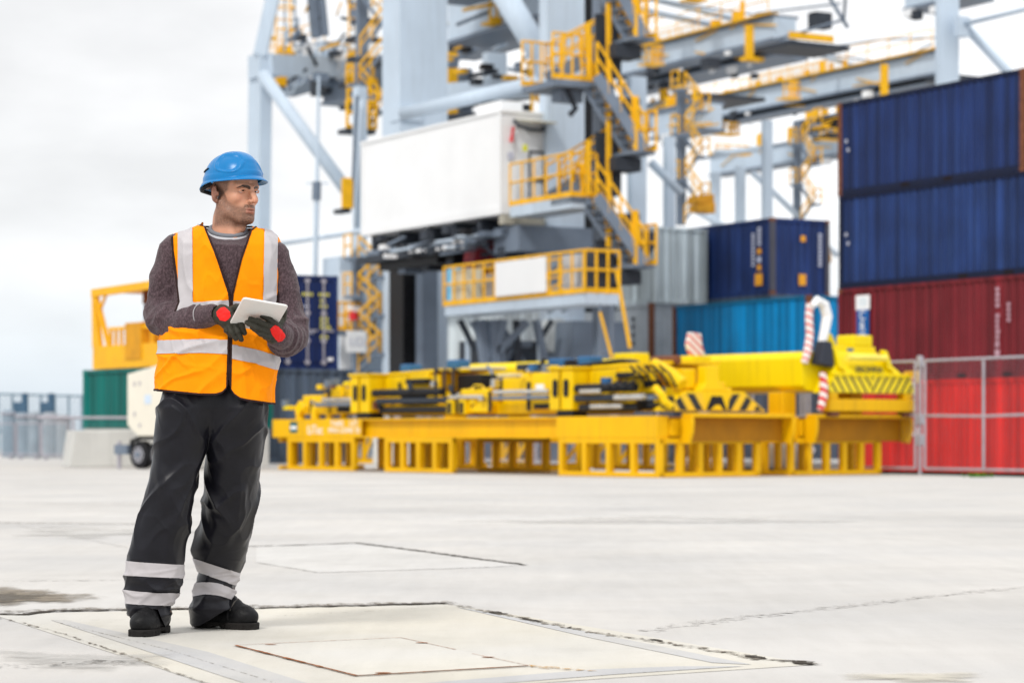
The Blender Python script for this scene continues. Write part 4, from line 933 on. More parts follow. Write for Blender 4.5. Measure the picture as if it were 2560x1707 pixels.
# machinery house
ho=W(1253,535,75.5); Lh,Wh,Hh=9.75,2.5,3.19
hs=k.box('machinery_house',ho,U*Lh,VV*Wh,Z*Hh,WH,bev=.03)
k.box('house_plinth',ho+Z*.0-VV*.03-U*.03,U*(Lh+.05),VV*.028,Z*.26,WH,hs); 
for s in (0,Lh-.12): k.box('corner_post',ho-VV*.035+U*s-U*.02,U*.16,VV*.03,Z*Hh,WH,hs)
k.box('roof_rim',ho-VV*.05-U*.05+Z*(Hh-.02),U*(Lh+.1),VV*(Wh+.1),Z*.09,WH,hs)
k.box('roof_unit',ho+U*.9+VV*.5+Z*(Hh+.08),U*1.6,VV*.8,Z*.42,WH,hs); k.box('roof_unit',ho+U*.3+VV*1.7+Z*(Hh+.08),U*.6,VV*.6,Z*.4,WH,hs)
e=ho-U*.03
k.box('door_frame',e+VV*.55+Z*.25,VV*1.0,-U*.02,Z*2.5,mat('house_door',(.70,.72,.74),.5),hs)
for a,b_,z0,z1 in ((.98,.52,1.15,2.0),(.98,.52,.35,1.1)):
    b=MB(); q=e-U*.05; x0,x1=a,a+b_
    for p1,p2 in ((q+VV*x0+Z*z0,q+VV*x1+Z*z0),(q+VV*x1+Z*z0,q+VV*x1+Z*z1),(q+VV*x1+Z*z1,q+VV*x0+Z*z1),(q+VV*x0+Z*z1,q+VV*x0+Z*z0)): b.tube([p1,p2],.035,6)
    b.build('door_bar',SD,hs)
k.box('yellow_notice',e+VV*.75+Z*2.0,VV*.16,-U*.03,Z*.2,mat('bright_notice',(.75,.75,.02),.5),hs)
k.box('grey_notice',e+VV*.22+Z*1.72,VV*.2,-U*.03,Z*.22,M['greymark'],hs)
b=MB(); q=e-U*.25+Z*2.75; b.tube([e+VV*.45+Z*2.95,q+VV*.45,q+VV*.9-Z*.1,q+VV*1.35-Z*.1,e+VV*1.5+Z*2.8],.05,8); b.build('hood_rail',SD,hs)
b=MB(); b.prism([e+VV*.5+Z*2.95,e+VV*1.75+Z*2.95,e+VV*1.6-U*.7+Z*2.83,e+VV*.75-U*.7+Z*2.83],Z*.05); b.build('door_canopy',mat('dull_canopy',(.42,.40,.32),.6),hs)
b=MB(); b.tube([e+VV*.36-U*.1+Z*2.72,e+VV*.33-U*.1+Z*2.5,e+VV*.29-U*.1+Z*2.25],[.05,.04,.07],8); b.build('fire_horn',mat('red_fitting',(.6,.02,.03),.4),hs)
# dark underside frames of the house
uo=ho-Z*.02
for s in (1.5,3.2,5,7,9): k.box('under_frame',uo+U*s+VV*.1-Z*.5,U*.22,VV*2.3,Z*.48,SD)
k.bar('under_rail',uo+U*.2+VV*.2-Z*.55,uo+U*9.6+VV*.2-Z*.62,.2,.2,SM); k.bar('under_rail',uo+U*.2+VV*1.6-Z*.75,uo+U*9.6+VV*1.6-Z*.75,.3,.3,SD)
k.box('under_tray',uo+U*2.0-VV*.15-Z*.95,U*7.9,VV*2.2,Z*.22,SD); k.box('under_tray',uo+U*4.4+VV*.1-Z*1.25,U*4.2,VV*1.6,Z*.28,BK)
k.box('under_tank',uo-U*.6+VV*.3-Z*1.15,U*1.6,VV*3.4,Z*.8,SM); k.box('under_panel',uo-U*.15+VV*.0-Z*.3,U*.3,VV*1.5,Z*.28,mat('dull_beige_panel',(.40,.38,.32),.6))
for i in range(7): k.box('work_lamp',uo+U*(1.9+i*.62)-VV*.25-Z*(.93-.02*(i%3)),U*.26,VV*.2,Z*.14,WH)
for i in range(5): k.box('motor_unit',uo+U*(.3+i*1.7)+VV*.3-Z*1.4,U*.5,VV*.7,Z*.45,[SD,SM,BK][i%3])
b=MB(); c=W(1252,668,77.5); b.tube([c-U*.35,c+U*.35],1.2,20); b.build('cable_reel',mat('dark_red_reel',(.16,.012,.02),.6),near)
b=MB()
for i in range(10):
    th=i*math.pi/5; b.bar(c-U*.40+VV*.2*math.cos(th)+Z*.2*math.sin(th),c-U*.40+VV*1.1*math.cos(th)+Z*1.1*math.sin(th),.09,.09)
b.build('reel_spoke',SM,near)
b=MB(); q=ho+VV*2.6-U*.2-Z*.35; b.prism([q,q+VV*3.0,q+VV*3.0-Z*.5,q+VV*2.2-Z*1.5,q+VV*.8-Z*1.9,q-Z*1.6],U*.8); b.build('bracket_web',SD,near)
k.bar('strut',ho+VV*1.3-Z*1.9-U*.4,ho+VV*4.0-Z*.9-U*.4,.14,.14,SM); k.bar('strut',ho+VV*.5-Z*2.2-U*.5,ho+VV*3.4-Z*1.9-U*.5,.12,.12,SM); k.box('machinery_block',ho+VV*2.9-Z*2.9+U*.4,VV*1.6,U*1.0,Z*1.2,SD)
# upper landing walkway and the stair tower
Ys=71.6
def along(o,px): kk=(px-CX)/FPX; return o-U*((kk*o.y-o.x)/(.5+kk*.866))      # slide from o towards the camera along the house's long side to column px
d1=W(1275,516,75.2); d1e=along(d1,1428); Ld=(d1e-d1).length
k.deck(d1,-U*Ld,VV*1.1,.34,S_); k.rail([d1+Z*.0,d1e],1.30,5,.038)
k.deck(d1e+U*1.2,-U*1.2,VV*1.25,.2,SM); k.rail([d1e,d1e+VV*.9],1.3,2,.04)
b=MB(); q=d1-U*3.1+VV*.6; 
pts=[q-U*(.28*math.cos(i*math.pi/8))+Z*(.75+.28*math.sin(i*math.pi/8)) for i in range(9)]; b.tube([q-U*.28]+pts+[q+U*.28],.06,6); b.build('safety_gate',YR,near)
def landing_right(py,Y):
    o=W(1585,py,Y); k.deck(o,VV*.75,U*1.4,.1,SM); k.rail([o+VV*.72-U*.1,o+VV*.72+U*1.3],1.2,3,.045)
    k.box('landing_post',o+VV*.05+Z*0,VV*.12,U*.12,Z*1.6,YR); k.box('landing_tank',o-VV*.25-Z*.55+U*.6,VV*.9,U*.7,Z*.4,SD)
for pyr,pyl,pyn in ((375,190,500),(660,490,780),(90,-120,195)):
    k.flight(W(1492,pyl,Ys),W(1612,pyr,Ys),.85,9,True,U)          # light stringer descending to the right
    landing_right(pyr,Ys-.1)
    f=k.flight(W(1600,pyr-6,Ys+1.3),W(1400,pyn-8,Ys+1.3),.85,9,True,U)    # flight behind, descending to the left
k.deck(W(1390,198,Ys),VV*1.6,U*2.0,.18,SM); o=W(1382,196,Ys); k.rail([o,o+VV*1.35],1.35,4,.04); k.rail([o+U*1.8,o+U*1.8+VV*1.35],1.35,4,.04)
o=W(1375,200,Ys+.5); b=MB(); b.tube([o+VV*.5-Z*.1,o+VV*.9-Z*.8,o+VV*.7-Z*1.0],.09,8); b.build('hook_bracket',SD,near); k.box('under_box',o+VV*.35-Z*.6,VV*.8,U*.5,Z*.35,SM)
for pyA,pyB in ((0,195),(250,490),(560,760)):
    o=W(1520,pyB,Ys+.6); k.box('tower_post',o,VV*.12,U*.12,Z*((pyB-pyA)/FPX*Ys),YR)
    o=W(1470,pyB-5,Ys+.2); k.box('tower_post',o,VV*.10,U*.10,Z*1.6,YR)
    o=W(1490,pyB-2,Ys+.9); k.box('tower_panel',o,VV*.9,U*.08,Z*1.9,SD)
for py in (350,640,70): k.box('tower_bracket',W(1545,py,Ys+1.6),VV*.8,U*.9,Z*1.3,SD); 
k.col('tower_column',1502,Ys+2.0,.5,.5,-200,900,SM)
# lower platform, running parallel to the house towards the camera
pf=W(1112,790,75.0); pe=along(pf,1462); Lp=(pe-pf).length
k.box('platform_deck',pf,-U*Lp,VV*1.15,Z*.30,S_);
k.rail([pf+Z*.3-VV*.03,pe+Z*.3-VV*.03],1.2,13,.04); k.rail([pe+Z*.3,pe+VV*1.15+Z*.3],1.2,3,.045); k.rail([pf+VV*1.15+Z*.3,pe+VV*1.15+Z*.3],1.2,10,.03)
nb=along(pf,1246); ne=along(pf,1372); k.box('notice_board',nb-VV*.12+Z*.42,ne-nb,VV*.05,Z*1.02,WH,bev=.02)
for px_,w_,h_,m_,dv_ in ((1120,1.05,1.1,mat('cream_cabinet',(.62,.58,.45),.5),.12),(1172,.9,.9,mat('taupe_cabinet',(.30,.27,.25),.5),.5),(1200,.7,1.0,SD,.6),(1385,.8,1.15,mat('light_cabinet',(.50,.52,.55),.5),.3),(1425,.7,1.3,SD,.5)):
    k.box('switch_cabinet',along(pf,px_)+VV*dv_+Z*.31,-U*w_,VV*.5,Z*h_,m_)
# portal foot under the platform
o=W(1410,1085,74.6); o.z=ground_z(o.x,o.y); zt=CAMH-(800-HORY)*74.6/FPX
ft=MB(); ft.prism([o+VV*.05,o+VV*3.3,o+VV*2.3+Z*zt,o+VV*.35+Z*zt],U*1.6); ft.build('portal_foot',SM,near)
k.box('foot_flange',o-VV*.35-U*.12+Z*2.5,VV*2.9,U*.1,Z*.28,S_); k.box('foot_flange',o-VV*.1-U*.08+Z*3.0,VV*2.4,U*.07,Z*.1,S_)
k.ladder(W(1500,920,66.2),1.75,SM,.4,cage=False); b=MB(); b.tube([W(1542,680,65.9),W(1575,870,65.9)],.055,6); b.build('sloping_handrail',YR,near); b=MB(); b.tube([W(1500,780,65.9),W(1530,895,65.9)],.045,6); b.build('sloping_handrail',YR,near)
# A-frame legs beneath
for x0,y0,x1,y1,w_,m in ((1200,800,1222,960,.3,SM),(1262,800,1215,960,.22,SM),(1320,805,1225,900,.22,SM),(1230,800,1240,940,.3,SM),(1340,800,1370,950,.2,SM),(1290,800,1300,945,.16,SD),(1258,830,1258,945,.1,SM),(1178,805,1215,870,.16,SM),(1348,805,1350,950,.12,S_)):
    k.bar('a_frame_strut',W(x0,y0,74.4),W(x1,y1,74.4),w_,w_,m)
b=MB(); c=W(1385,840,76); b.tube([c-U*.3,c+U*.3],.55,16); b.build('pale_reel',mat('pale_reel_paint',(.5,.54,.56),.5),near)
o=W(1205,930,75.5); k.box('bogie_box',o,VV*3.8,U*1.5,Z*1.0,SD)
o=W(1195,1085,76.2); o.z=0; k.box('bogie_base',o,VV*4.2,U*1.8,Z*1.9,SM)
for x0,y0,x1,y1,w_,m in ((1150,800,1190,880,.2,SD),(1190,860,1330,860,.2,SM),(1245,800,1330,940,.16,SM),(1310,800,1245,950,.16,SM),(1170,830,1170,950,.12,S_),(1380,800,1330,880,.18,SD)):
    k.bar('a_frame_strut',W(x0,y0,74.9),W(x1,y1,74.9),w_,w_,m)
rnd=random.Random(21)
for i in range(34):     # small fittings under the house and along the platform
    x=rnd.uniform(930,1400); y=rnd.uniform(575,640) if x<1250 else rnd.uniform(560,600); 
    k.box('fitting',W(x,y+rnd.uniform(-8,25),76.5+rnd.uniform(-.6,1.2)),VV*rnd.uniform(.12,.5),U*rnd.uniform(.1,.5),Z*rnd.uniform(.08,.3),[SD,SM,BK,SD,WH][i%5])
for i in range(14):
    x=rnd.uniform(960,1420); y=rnd.uniform(585,640); k.pipe('conduit',W(x,y,76.2),W(x+rnd.uniform(40,130),y-rnd.uniform(4,30),76.8),.05,[SM,SD,S_][i%3],n=6)
# girders over the top between the legs
k.girder(1120,105,1500,96,1.9,1.6)
k.girder(1120,140,1500,104,1.2,1.2,SD,walk=False)  # dark beam paints in the shaded underside of the pale girder
k.girder(1085,0,1420,92,1.4,1.4,SM)
rnd=random.Random(77)
for i in range(40):
    x=rnd.uniform(1118,1360); y=rnd.uniform(-10,235); Yq=rnd.uniform(93,100)
    if i%3==0: k.box('girder_fitting',W(x,y,Yq),VV*rnd.uniform(.15,.6),U*.4,Z*rnd.uniform(.1,.5),[SD,YR,SM,BK][i%4])
    else: k.pipe('brace',W(x,y,Yq),W(x+rnd.uniform(20,110),y-rnd.uniform(-30,45),Yq-.5),rnd.choice((.05,.07,.1)),[SD,S_,YR,SM,SD][i%5],n=6)
for px,py,Y in ((1225,52,92),(1380,0,90)):
    o=W(px,py,Y); k.rail([o,o+VV*1.2],1.1,4,.06,name='cage_rail'); k.box('cage_floor',o,VV*1.2,U*.7,-Z*.1,YR)
for px,dv,y0,y1,m,Y in ((1220,.9,130,235,S_,99),(1155,.5,170,330,SM,99),(1120,.45,130,310,M['yrail'],98),(1115,.9,310,330,SM,98)): k.col('hanger',px,Y,.5,dv,y0,y1,m)
k.bar('tie_beam',W(1115,235,97),W(1370,215,95),.9,.7,S_); k.bar('tie_beam',W(1115,260,99),W(1370,225,97),.6,.5,SD); k.box('machinery_block',W(1255,275,93),VV*1.6,U*1,Z*.3,SD)
o=W(1320,235,92); k.rail([o,o+VV*.9],1.2,3,.07); o=W(1330,290,92); k.rail([o,o+VV*.8],1.2,3,.07)
k.bar('tie_beam',W(1115,300,96),W(1290,288,93),.7,.35,SD)

# ============ left crane (A-frame portal behind the worker)
left=thing('quay_crane','pale blue quay crane with a leaning leg and long diagonal brace behind the worker','crane',W(640,1100,104),'ship-to-shore cranes on the quay')
k=cr_parts(left); Y0=104
def slant(name,x0,y0,x1,y1,w,h,Y=Y0,m=S_): 
    a=W(x0,y0,Y); b_=W(x1,y1,Y); return k.bar(name,a,b_,w,h,m)
g=W(628,1085,Y0); g.z=0
mb=MB(); a=W(656,148,Y0); w1=.75; w2=.55
for sgn,m in ((0,S_),(1,mat('shaded_leg_paint',(.30,.38,.48),.5,var=.05))):
    pass
b=MB(); b.obox(g,U*1.5,VV*.62,Z*.01); 
tp=W(660,165,Y0); bp_=W(640,1085,Y0); bp_.z=0
lg=MB(); A4=[bp_,bp_+VV*.55,bp_+VV*.55+U*1.3,bp_+U*1.3]; B4=[tp-VV*.15,tp+VV*.40,tp+VV*.40+U*1.3,tp-VV*.15+U*1.3]
lg.add(A4+B4,[(0,1,5,4),(1,2,6,5),(2,3,7,6),(3,0,4,7),(4,5,6,7),(3,2,1,0)]); lg.build('leg',S_,left)
slant('upper_leg',650,140,690,-40,.55,.55); k.box('node_block',W(648,190,Y0-.3),VV*.9,U*1.2,Z*1.0,S_)
k.pipe('diagonal_brace',W(655,185,Y0-.5),W(893,512,Y0-2),.29)
k.bar('cross_beam',W(660,165,Y0),W(880,168,Y0+6),.9,.85,S_)
down_to_ground(k,895,99,.5,.42,215); slant('leg_ladder_rail',893,240,880,520,.12,.12,98,SM)
k.pipe('tie_rod',W(905,250,98.5),W(892,570,98.5),.10)
k.girder(672,232,830,118,1.3,1.2,SM); k.girder(808,258,985,112,1.0,1.6,SM,walk=False)
k.box('trolley',W(808,232,111),VV*2.8,U*1.4,Z*.75,SD)
for x0,x1,y,Y in ((690,715,215,108),(870,940,205,106),(870,950,260,106),(858,880,520,97),(868,948,320,100)):
    o=W(x0,y,Y); b=W(x1,y,Y)-o; L_=b.length; k.rail([o,o+VV*L_],1.15,4,.08); k.box('small_deck',o,VV*L_,U*.9,-Z*.18,SD)
k.zigzag(892,150,350,101,60,70); k.zigzag(895,-60,140,101,60,80)
k.ladder(W(690,150,107),9.5,YR,.7); k.ladder(W(712,150,109),9,SM,.5,cage=False); k.ladder(W(872,150,105),6.5,YR,.5)
for x0,y0,x1,y1,w_,m in ((778,-30,790,95,.35,SM),(800,-30,812,90,.3,SM),(770,20,812,60,.15,SD),(870,-20,900,120,.3,SM)): slant('hanging_strut',x0,y0,x1,y1,w_,w_,109,m)
for i,(x,y) in enumerate(((905,140),(900,90),(915,45))): o=W(x,y,104); k.box('white_tank',o,VV*.9,U*.6,Z*.6,WH); k.box('small_deck',o-VV*.3,VV*1.4,U*.9,-Z*.2,SD)
# festoon cables bunched under the boom
rnd=random.Random(9)
for i in range(64):
    x=rnd.uniform(740,880); y=rnd.uniform(100,150); w_=rnd.uniform(8,22); h_=rnd.uniform(35,90); Yf=110+rnd.uniform(-2,2)
    pts=[W(x+w_*math.cos(q)*1.0-w_,y+h_*(math.sin(q)*.5+.5),Yf) for q in [math.pi*2*j/12+1.2 for j in range(13)]]
    b=MB(); b.tube(pts,.05,5); b.build('festoon_cable',[S_,SM,WH][i%3],left)

rnd=random.Random(78)
for i in range(46):
    x=rnd.uniform(668,945); y=rnd.uniform(-10,235); Yq=rnd.uniform(104,112)
    if i%3==0: k.box('girder_fitting',W(x,y,Yq),VV*rnd.uniform(.15,.6),U*.4,Z*rnd.uniform(.1,.5),[SD,YR,SM,WH][i%4])
    else: k.pipe('brace',W(x,y,Yq),W(x+rnd.uniform(-25,60),y-rnd.uniform(-20,70),Yq-.5),rnd.choice((.04,.06,.09)),[SM,S_,YR,SD,YR][i%5],n=6)
# ============ slim floodlight mast
mx=thing('light_mast','slim pale steel lighting mast between the left crane legs','mast',W(790,1100,90))
p=W(784,1085,90); p.z=0
b=MB(); b.tube([p,W(786,700,90),W(788,690,90)],[.14,.12,.12],10); b.build('lower_pole',S_,mx)
b=MB(); b.tube([W(788,689,90),W(792,480,90)],.10,10); b.build('pole',S_,mx); b=MB(); b.tube([W(792,479,90),W(797,190,90)],[.075,.05],10); b.build('upper_pole',S_,mx)
b=MB(); b.tube([W(791,500,90),W(792,455,90)],.17,10); b.build('collar',SM,mx)
b=MB(); b.tube([W(765,458,90),W(822,458,90)],.03,6); b.build('cross_arm',S_,mx)

# ============ cranes further along the quay, on the right
def clutter(k,o,L,h,w,seed,n=18):
    rnd=random.Random(seed)
    for i in range(n):
        q=o-U*rnd.uniform(.1,L-.6); m=[SD,YR,SM,WH,YR,SD][i%6]; s=rnd.uniform(.12,.42)
        if i%3==0: k.box('girder_fitting',q-VV*rnd.uniform(.2,.4)-Z*rnd.uniform(.3,.7),VV*s,U*s*1.5,Z*s,m)
        elif i%3==1: k.box('girder_fitting',q+VV*rnd.uniform(0,w)+Z*(h+.13),VV*s,U*s,Z*rnd.uniform(.3,1.1),m)
        else: k.pipe('conduit',q-VV*.12+Z*rnd.uniform(0,h),q-VV*.12-U*rnd.uniform(.8,3)+Z*rnd.uniform(-.3,h+.4),.04,[SM,SD,YR][i%3],n=5)
def far_crane(label,cfg):
    t=thing('quay_crane',label,'crane',cfg['at'],'ship-to-shore cranes on the quay'); k=cr_parts(t)
    for px,Y,du,dv,py0 in cfg['legs']: down_to_ground(k,px,Y,du,dv,py0)
    for a in cfg['girders']: 
        o,L=k.girder(*a[:6],**(a[6] if len(a)>6 else {})); clutter(k,o,L,a[4],a[5],int(a[0]+a[1]))
    for x0,y0,Ya,x1,y1,Yb_,r in cfg.get('pipes',[]): k.pipe('brace_pipe',W(x0,y0,Ya),W(x1,y1,Yb_),r)
    for px,py,Y,du,dv,h in cfg.get('houses',[]):
        o=W(px,py,Y); hh=k.box('machinery_house',o,U*du,VV*dv,Z*h,WH,bev=.05); k.box('house_base',o-VV*.1-U*.1-Z*.2,U*(du+.2),VV*(dv+.2),Z*.19,SM,hh)
        rr=k.rail([o-VV*.7,o-VV*.7+U*du],.8,8,.03,hh,kick=False); 
    for px,py,Y,w_,h in cfg.get('cages',[]):
        o=W(px,py,Y); k.rail([o,o+VV*w_,o+VV*w_+U*.8],h,3,.045,name='cage_rail',kick=False); k.box('cage_floor',o-U*.2,VV*w_,U*.9,-Z*.08,YR)
    for px,py,Y,w_,d_,h in cfg.get('posts',[]): k.box('access_post',W(px,py,Y),VV*w_,U*d_,Z*h,YR)
    for a in cfg.get('zig',[]): k.zigzag(*a)
    for px,py,Y,dv,du,h,m in cfg.get('blocks',[]): k.box('platform',W(px,py,Y),VV*dv,U*du,Z*h,m)
    for px,py,Y,h in cfg.get('ladders',[]): k.ladder(W(px,py,Y),h)
    for px,py,Y in cfg.get('bogies',[]):
        o=W(px,py,Y); mm=M['orgm'] if 'orgm' in M else M.setdefault('orgm',mat('ochre_trolley',(.52,.25,.015),.6,var=.3,scale=4))
        for i in range(6): k.box('hoist_unit',o+VV*(.32*(i%3))+Z*(.36*(i//3))+U*.05*i,VV*(.28+.05*(i%2)),U*.6,Z*(.30+.06*(i%3)),mm)
    for pts,r in cfg.get('wires',[]):
        b=MB(); b.tube([W(*p) for p in pts],r,5); b.build('stay_cable',SM,t)
    return t
far_crane('quay crane whose upper boom girder ends in a dark platform left of the tall stack',dict(at=W(1590,1100,100),
  legs=[(1578,98,.3,.75,190),(1666,101,.25,.45,340)],
  girders=[(1552,187,1937,122,.95,1.2),(1552,222,1937,125,.75,1.0,dict(m=BK,walk=False)),(1552,240,1990,130,.35,.6,dict(m=SM,walk=False)),(1628,345,1760,112,1.1,1.0,dict(m=S_,walk=False))],  # the black beam paints in the shaded soffit below the pale web
  houses=[(1790,96,128,9,3,1.25)],pipes=[(1480,0,110,1940,95,124,.16),(1560,-20,112,1990,85,122,.16),(1626,405,100,1705,485,100,.18)],
  cages=[(1615,157,114,.95,.85),(1720,-4,112,1.0,.8),(1500,25,100,.8,.9)],posts=[(1870,150,108,.32,.25,1.55),(1866,150,108,1.0,.5,.18)],
  zig=[(1705,215,560,106,42,56)],
  blocks=[(1975,112,106,3.3,2.6,.2,SD),(1975,96,106,2.4,.1,.3,M['yrail']),(2040,68,108,.9,.6,.7,SD),(1770,168,110,.7,.6,.45,SD)],
  bogies=[(1745,530,98)],
  wires=[([(1500,-20,104),(1700,10,112),(1900,40,118)],.05),([(1940,100,108),(2110,50,104),(2115,-30,102)],.07),([(2120,70,104),(2065,-20,104)],.09),([(1890,35,112),(2100,10,106)],.05)]))
far_crane('quay crane with a white house above a dark platform, girder running behind the tall stack',dict(at=W(1920,1100,120),
  legs=[(1912,121,.3,.50,300),(1845,128,.3,.50,415)],
  girders=[(1758,297,2345,146,1.05,1.2),(1690,328,2330,149,.9,1.0,dict(m=BK,walk=False)),(1540,330,1700,128,1.0,.9,dict(walk=False))],  # black beam put in as the painted shade under the girder
  houses=[(2085,192,148,9,3,1.3)],pipes=[(1880,430,126,2000,545,126,.16),(2010,565,124,2095,640,124,.14),(1720,515,118,1850,590,118,.16),(2010,125,130,2200,185,140,.14)],
  cages=[(1960,243,128,1.0,.9),(1775,330,130,1.9,.6),(1655,262,122,1.1,.5)],posts=[(2208,243,128,.35,.25,1.75),(2208,246,128,1.1,.4,.18)],
  zig=[(1997,300,560,126,34,50)],
  blocks=[(1745,240,128,4.4,4.0,.2,SD),(2380,195,124,2.6,2.2,.2,SD),(1700,272,124,1.6,1.0,.2,SD)],
  bogies=[(2045,655,122)],
  wires=[([(2020,130,132),(2230,160,138),(2330,110,130)],.05),([(2060,120,132),(2200,100,134),(2340,95,130)],.05)]))
far_crane('furthest quay crane with a low girder ending above the middle containers',dict(at=W(1790,1100,150),
  legs=[(1785,150,.4,.5,430)],
  girders=[(1775,437,2100,168,1.2,1.2,dict(walk=False)),(1990,340,2100,150,.8,.9,dict(m=BK,walk=False))],  # black beam carries soffit shade in its colour
  pipes=[(1785,385,150,1900,372,150,.2)],cages=[(1790,380,150,2.6,.5),(2050,345,140,1.6,.6)],blocks=[(2075,345,140,1.6,1.0,.3,SD)]))
far_crane('quay crane whose thick upright leg stands behind the tall stack at the right',dict(at=W(2340,1100,98),
  legs=[(2348,98,.25,1.05,-20)],
  girders=[(2262,22,2406,104,2.0,1.6,dict(walk=False))],
  pipes=[(2406,62,98,2640,5,92,.10),(2410,62,98,2640,310,98,.20)],blocks=[(2400,90,97.6,.55,.4,.8,S_)]))
# ------------------------------------------------------------------ implicit-surface modelling for the worker
f32=np.float32
def sn_grid(lo,hi,h):
    n=[int(math.ceil((hi[i]-lo[i])/h))+1 for i in range(3)]
    ax=[np.arange(n[i],dtype=f32)*f32(h)+f32(lo[i]) for i in range(3)]
    return np.meshgrid(*ax,indexing='ij')
def surface_nets(F,lo,h):
    n=np.array(F.shape); ins=F<0
    c=[(i,j,k) for i in (0,1) for j in (0,1) for k in (0,1)]
    cnt=np.zeros(n-1,np.int8)
    def sl(a,o): return a[o[0]:o[0]+n[0]-1,o[1]:o[1]+n[1]-1,o[2]:o[2]+n[2]-1]
    for o in c: cnt+=sl(ins,o).astype(np.int8)
    act=(cnt>0)&(cnt<8); idx=np.full(n-1,-1,np.int32); cells=np.argwhere(act); idx[act]=np.arange(len(cells))
    acc=np.zeros((len(cells),3),f32); num=np.zeros(len(cells),f32)
    for ax in range(3):
        e=[0,0,0]; e[ax]=1
        o1,o2=[a for a in range(3) if a!=ax]
        for d1 in (0,1):
            for d2 in (0,1):
                a=[0,0,0]; a[o1]=d1; a[o2]=d2; b=list(a); b[ax]=1
                fa=F[cells[:,0]+a[0],cells[:,1]+a[1],cells[:,2]+a[2]]; fb=F[cells[:,0]+b[0],cells[:,1]+b[1],cells[:,2]+b[2]]
                x=(fa<0)!=(fb<0); t=np.where(x,fa/np.where(x,fa-fb,1),0)
                p=np.zeros((len(cells),3),f32); p[:,o1]=d1; p[:,o2]=d2; p[:,ax]=t
                acc+=p*x[:,None]; num+=x
    V=(cells+acc/np.maximum(num,1)[:,None])*h+np.array(lo,f32)
    Q=[]
    for ax in range(3):
        o1,o2=(ax+1)%3,(ax+2)%3
        s0=[slice(None)]*3; s1=[slice(None)]*3; s0[ax]=slice(0,n[ax]-1); s1[ax]=slice(1,n[ax])
        for a in (o1,o2): s0[a]=slice(1,n[a]-1); s1[a]=slice(1,n[a]-1)
        A=ins[tuple(s0)]; B=ins[tuple(s1)]; cr=A!=B; P=np.argwhere(cr); neg=A[cr]
        P=P.copy(); P[:,o1]+=1; P[:,o2]+=1
        def cell(d1,d2):
            q=P.copy(); q[:,o1]-=d1; q[:,o2]-=d2; return idx[q[:,0],q[:,1],q[:,2]]
        q=np.stack([cell(1,1),cell(0,1),cell(0,0),cell(1,0)],1)
        q[~neg]=q[~neg][:,::-1]; Q.append(q)
    return V.astype(np.float64),np.concatenate(Q)
def lap_smooth(V,Q,it=1,lam=.5):
    e=np.concatenate([Q[:,[0,1]],Q[:,[1,2]],Q[:,[2,3]],Q[:,[3,0]]]); e=np.concatenate([e,e[:,::-1]])
    deg=np.bincount(e[:,0],minlength=len(V))[:,None]
    for _ in range(it):
        S=np.stack([np.bincount(e[:,0],weights=V[e[:,1],k],minlength=len(V)) for k in range(3)],1)
        V=V*(1-lam)+lam*S/np.maximum(deg,1)
    return V
def vnormals(V,T):
    fn=np.cross(V[T[:,1]]-V[T[:,0]],V[T[:,2]]-V[T[:,0]]); N=np.zeros_like(V)
    for k in range(3): np.add.at(N,T[:,k],fn)
    return N/np.maximum(np.linalg.norm(N,axis=1),1e-12)[:,None]
def tri(Q): return np.concatenate([Q[:,[0,1,2]],Q[:,[0,2,3]]])
def clip(V,T,g,keep_neg=False):
    """split a triangle mesh where the vertex field g crosses 0; returns (V,T) with g>0 and, optionally, the g<0 part"""
    V=[tuple(v) for v in V]; cut={}
    def ed(a,b):
        key=(a,b) if a<b else (b,a)
        if key not in cut:
            t=g[a]/(g[a]-g[b]); va,vb=V[a],V[b]; cut[key]=len(V); V.append(tuple(va[i]+(vb[i]-va[i])*t for i in range(3)))
        return cut[key]
    s=g[T]>0; n=s.sum(1); pos=[tuple(t) for t in T[n==3]]; neg=[tuple(t) for t in T[n==0]]
    for t,ss in zip(T[(n>0)&(n<3)],s[(n>0)&(n<3)]):
        t=list(t); ss=list(ss)
        k=ss.index(True) if sum(ss)==1 else ss.index(False)
        a,b,c=t[k],t[(k+1)%3],t[(k+2)%3]; ab=ed(a,b); ac=ed(a,c)
        one=[(a,ab,ac)]; two=[(ab,b,c),(ab,c,ac)]
        if sum(ss)==1: pos+=one; neg+=two
        else: neg+=one; pos+=two
    V=np.array(V)
    def comp(tt):
        tt=np.array(tt,dtype=np.int64).reshape(-1,3)
        if len(tt)==0: return np.zeros((0,3)),tt
        u,inv=np.unique(tt,return_inverse=True); return V[u],inv.reshape(-1,3)
    return (comp(pos),comp(neg)) if keep_neg else comp(pos)
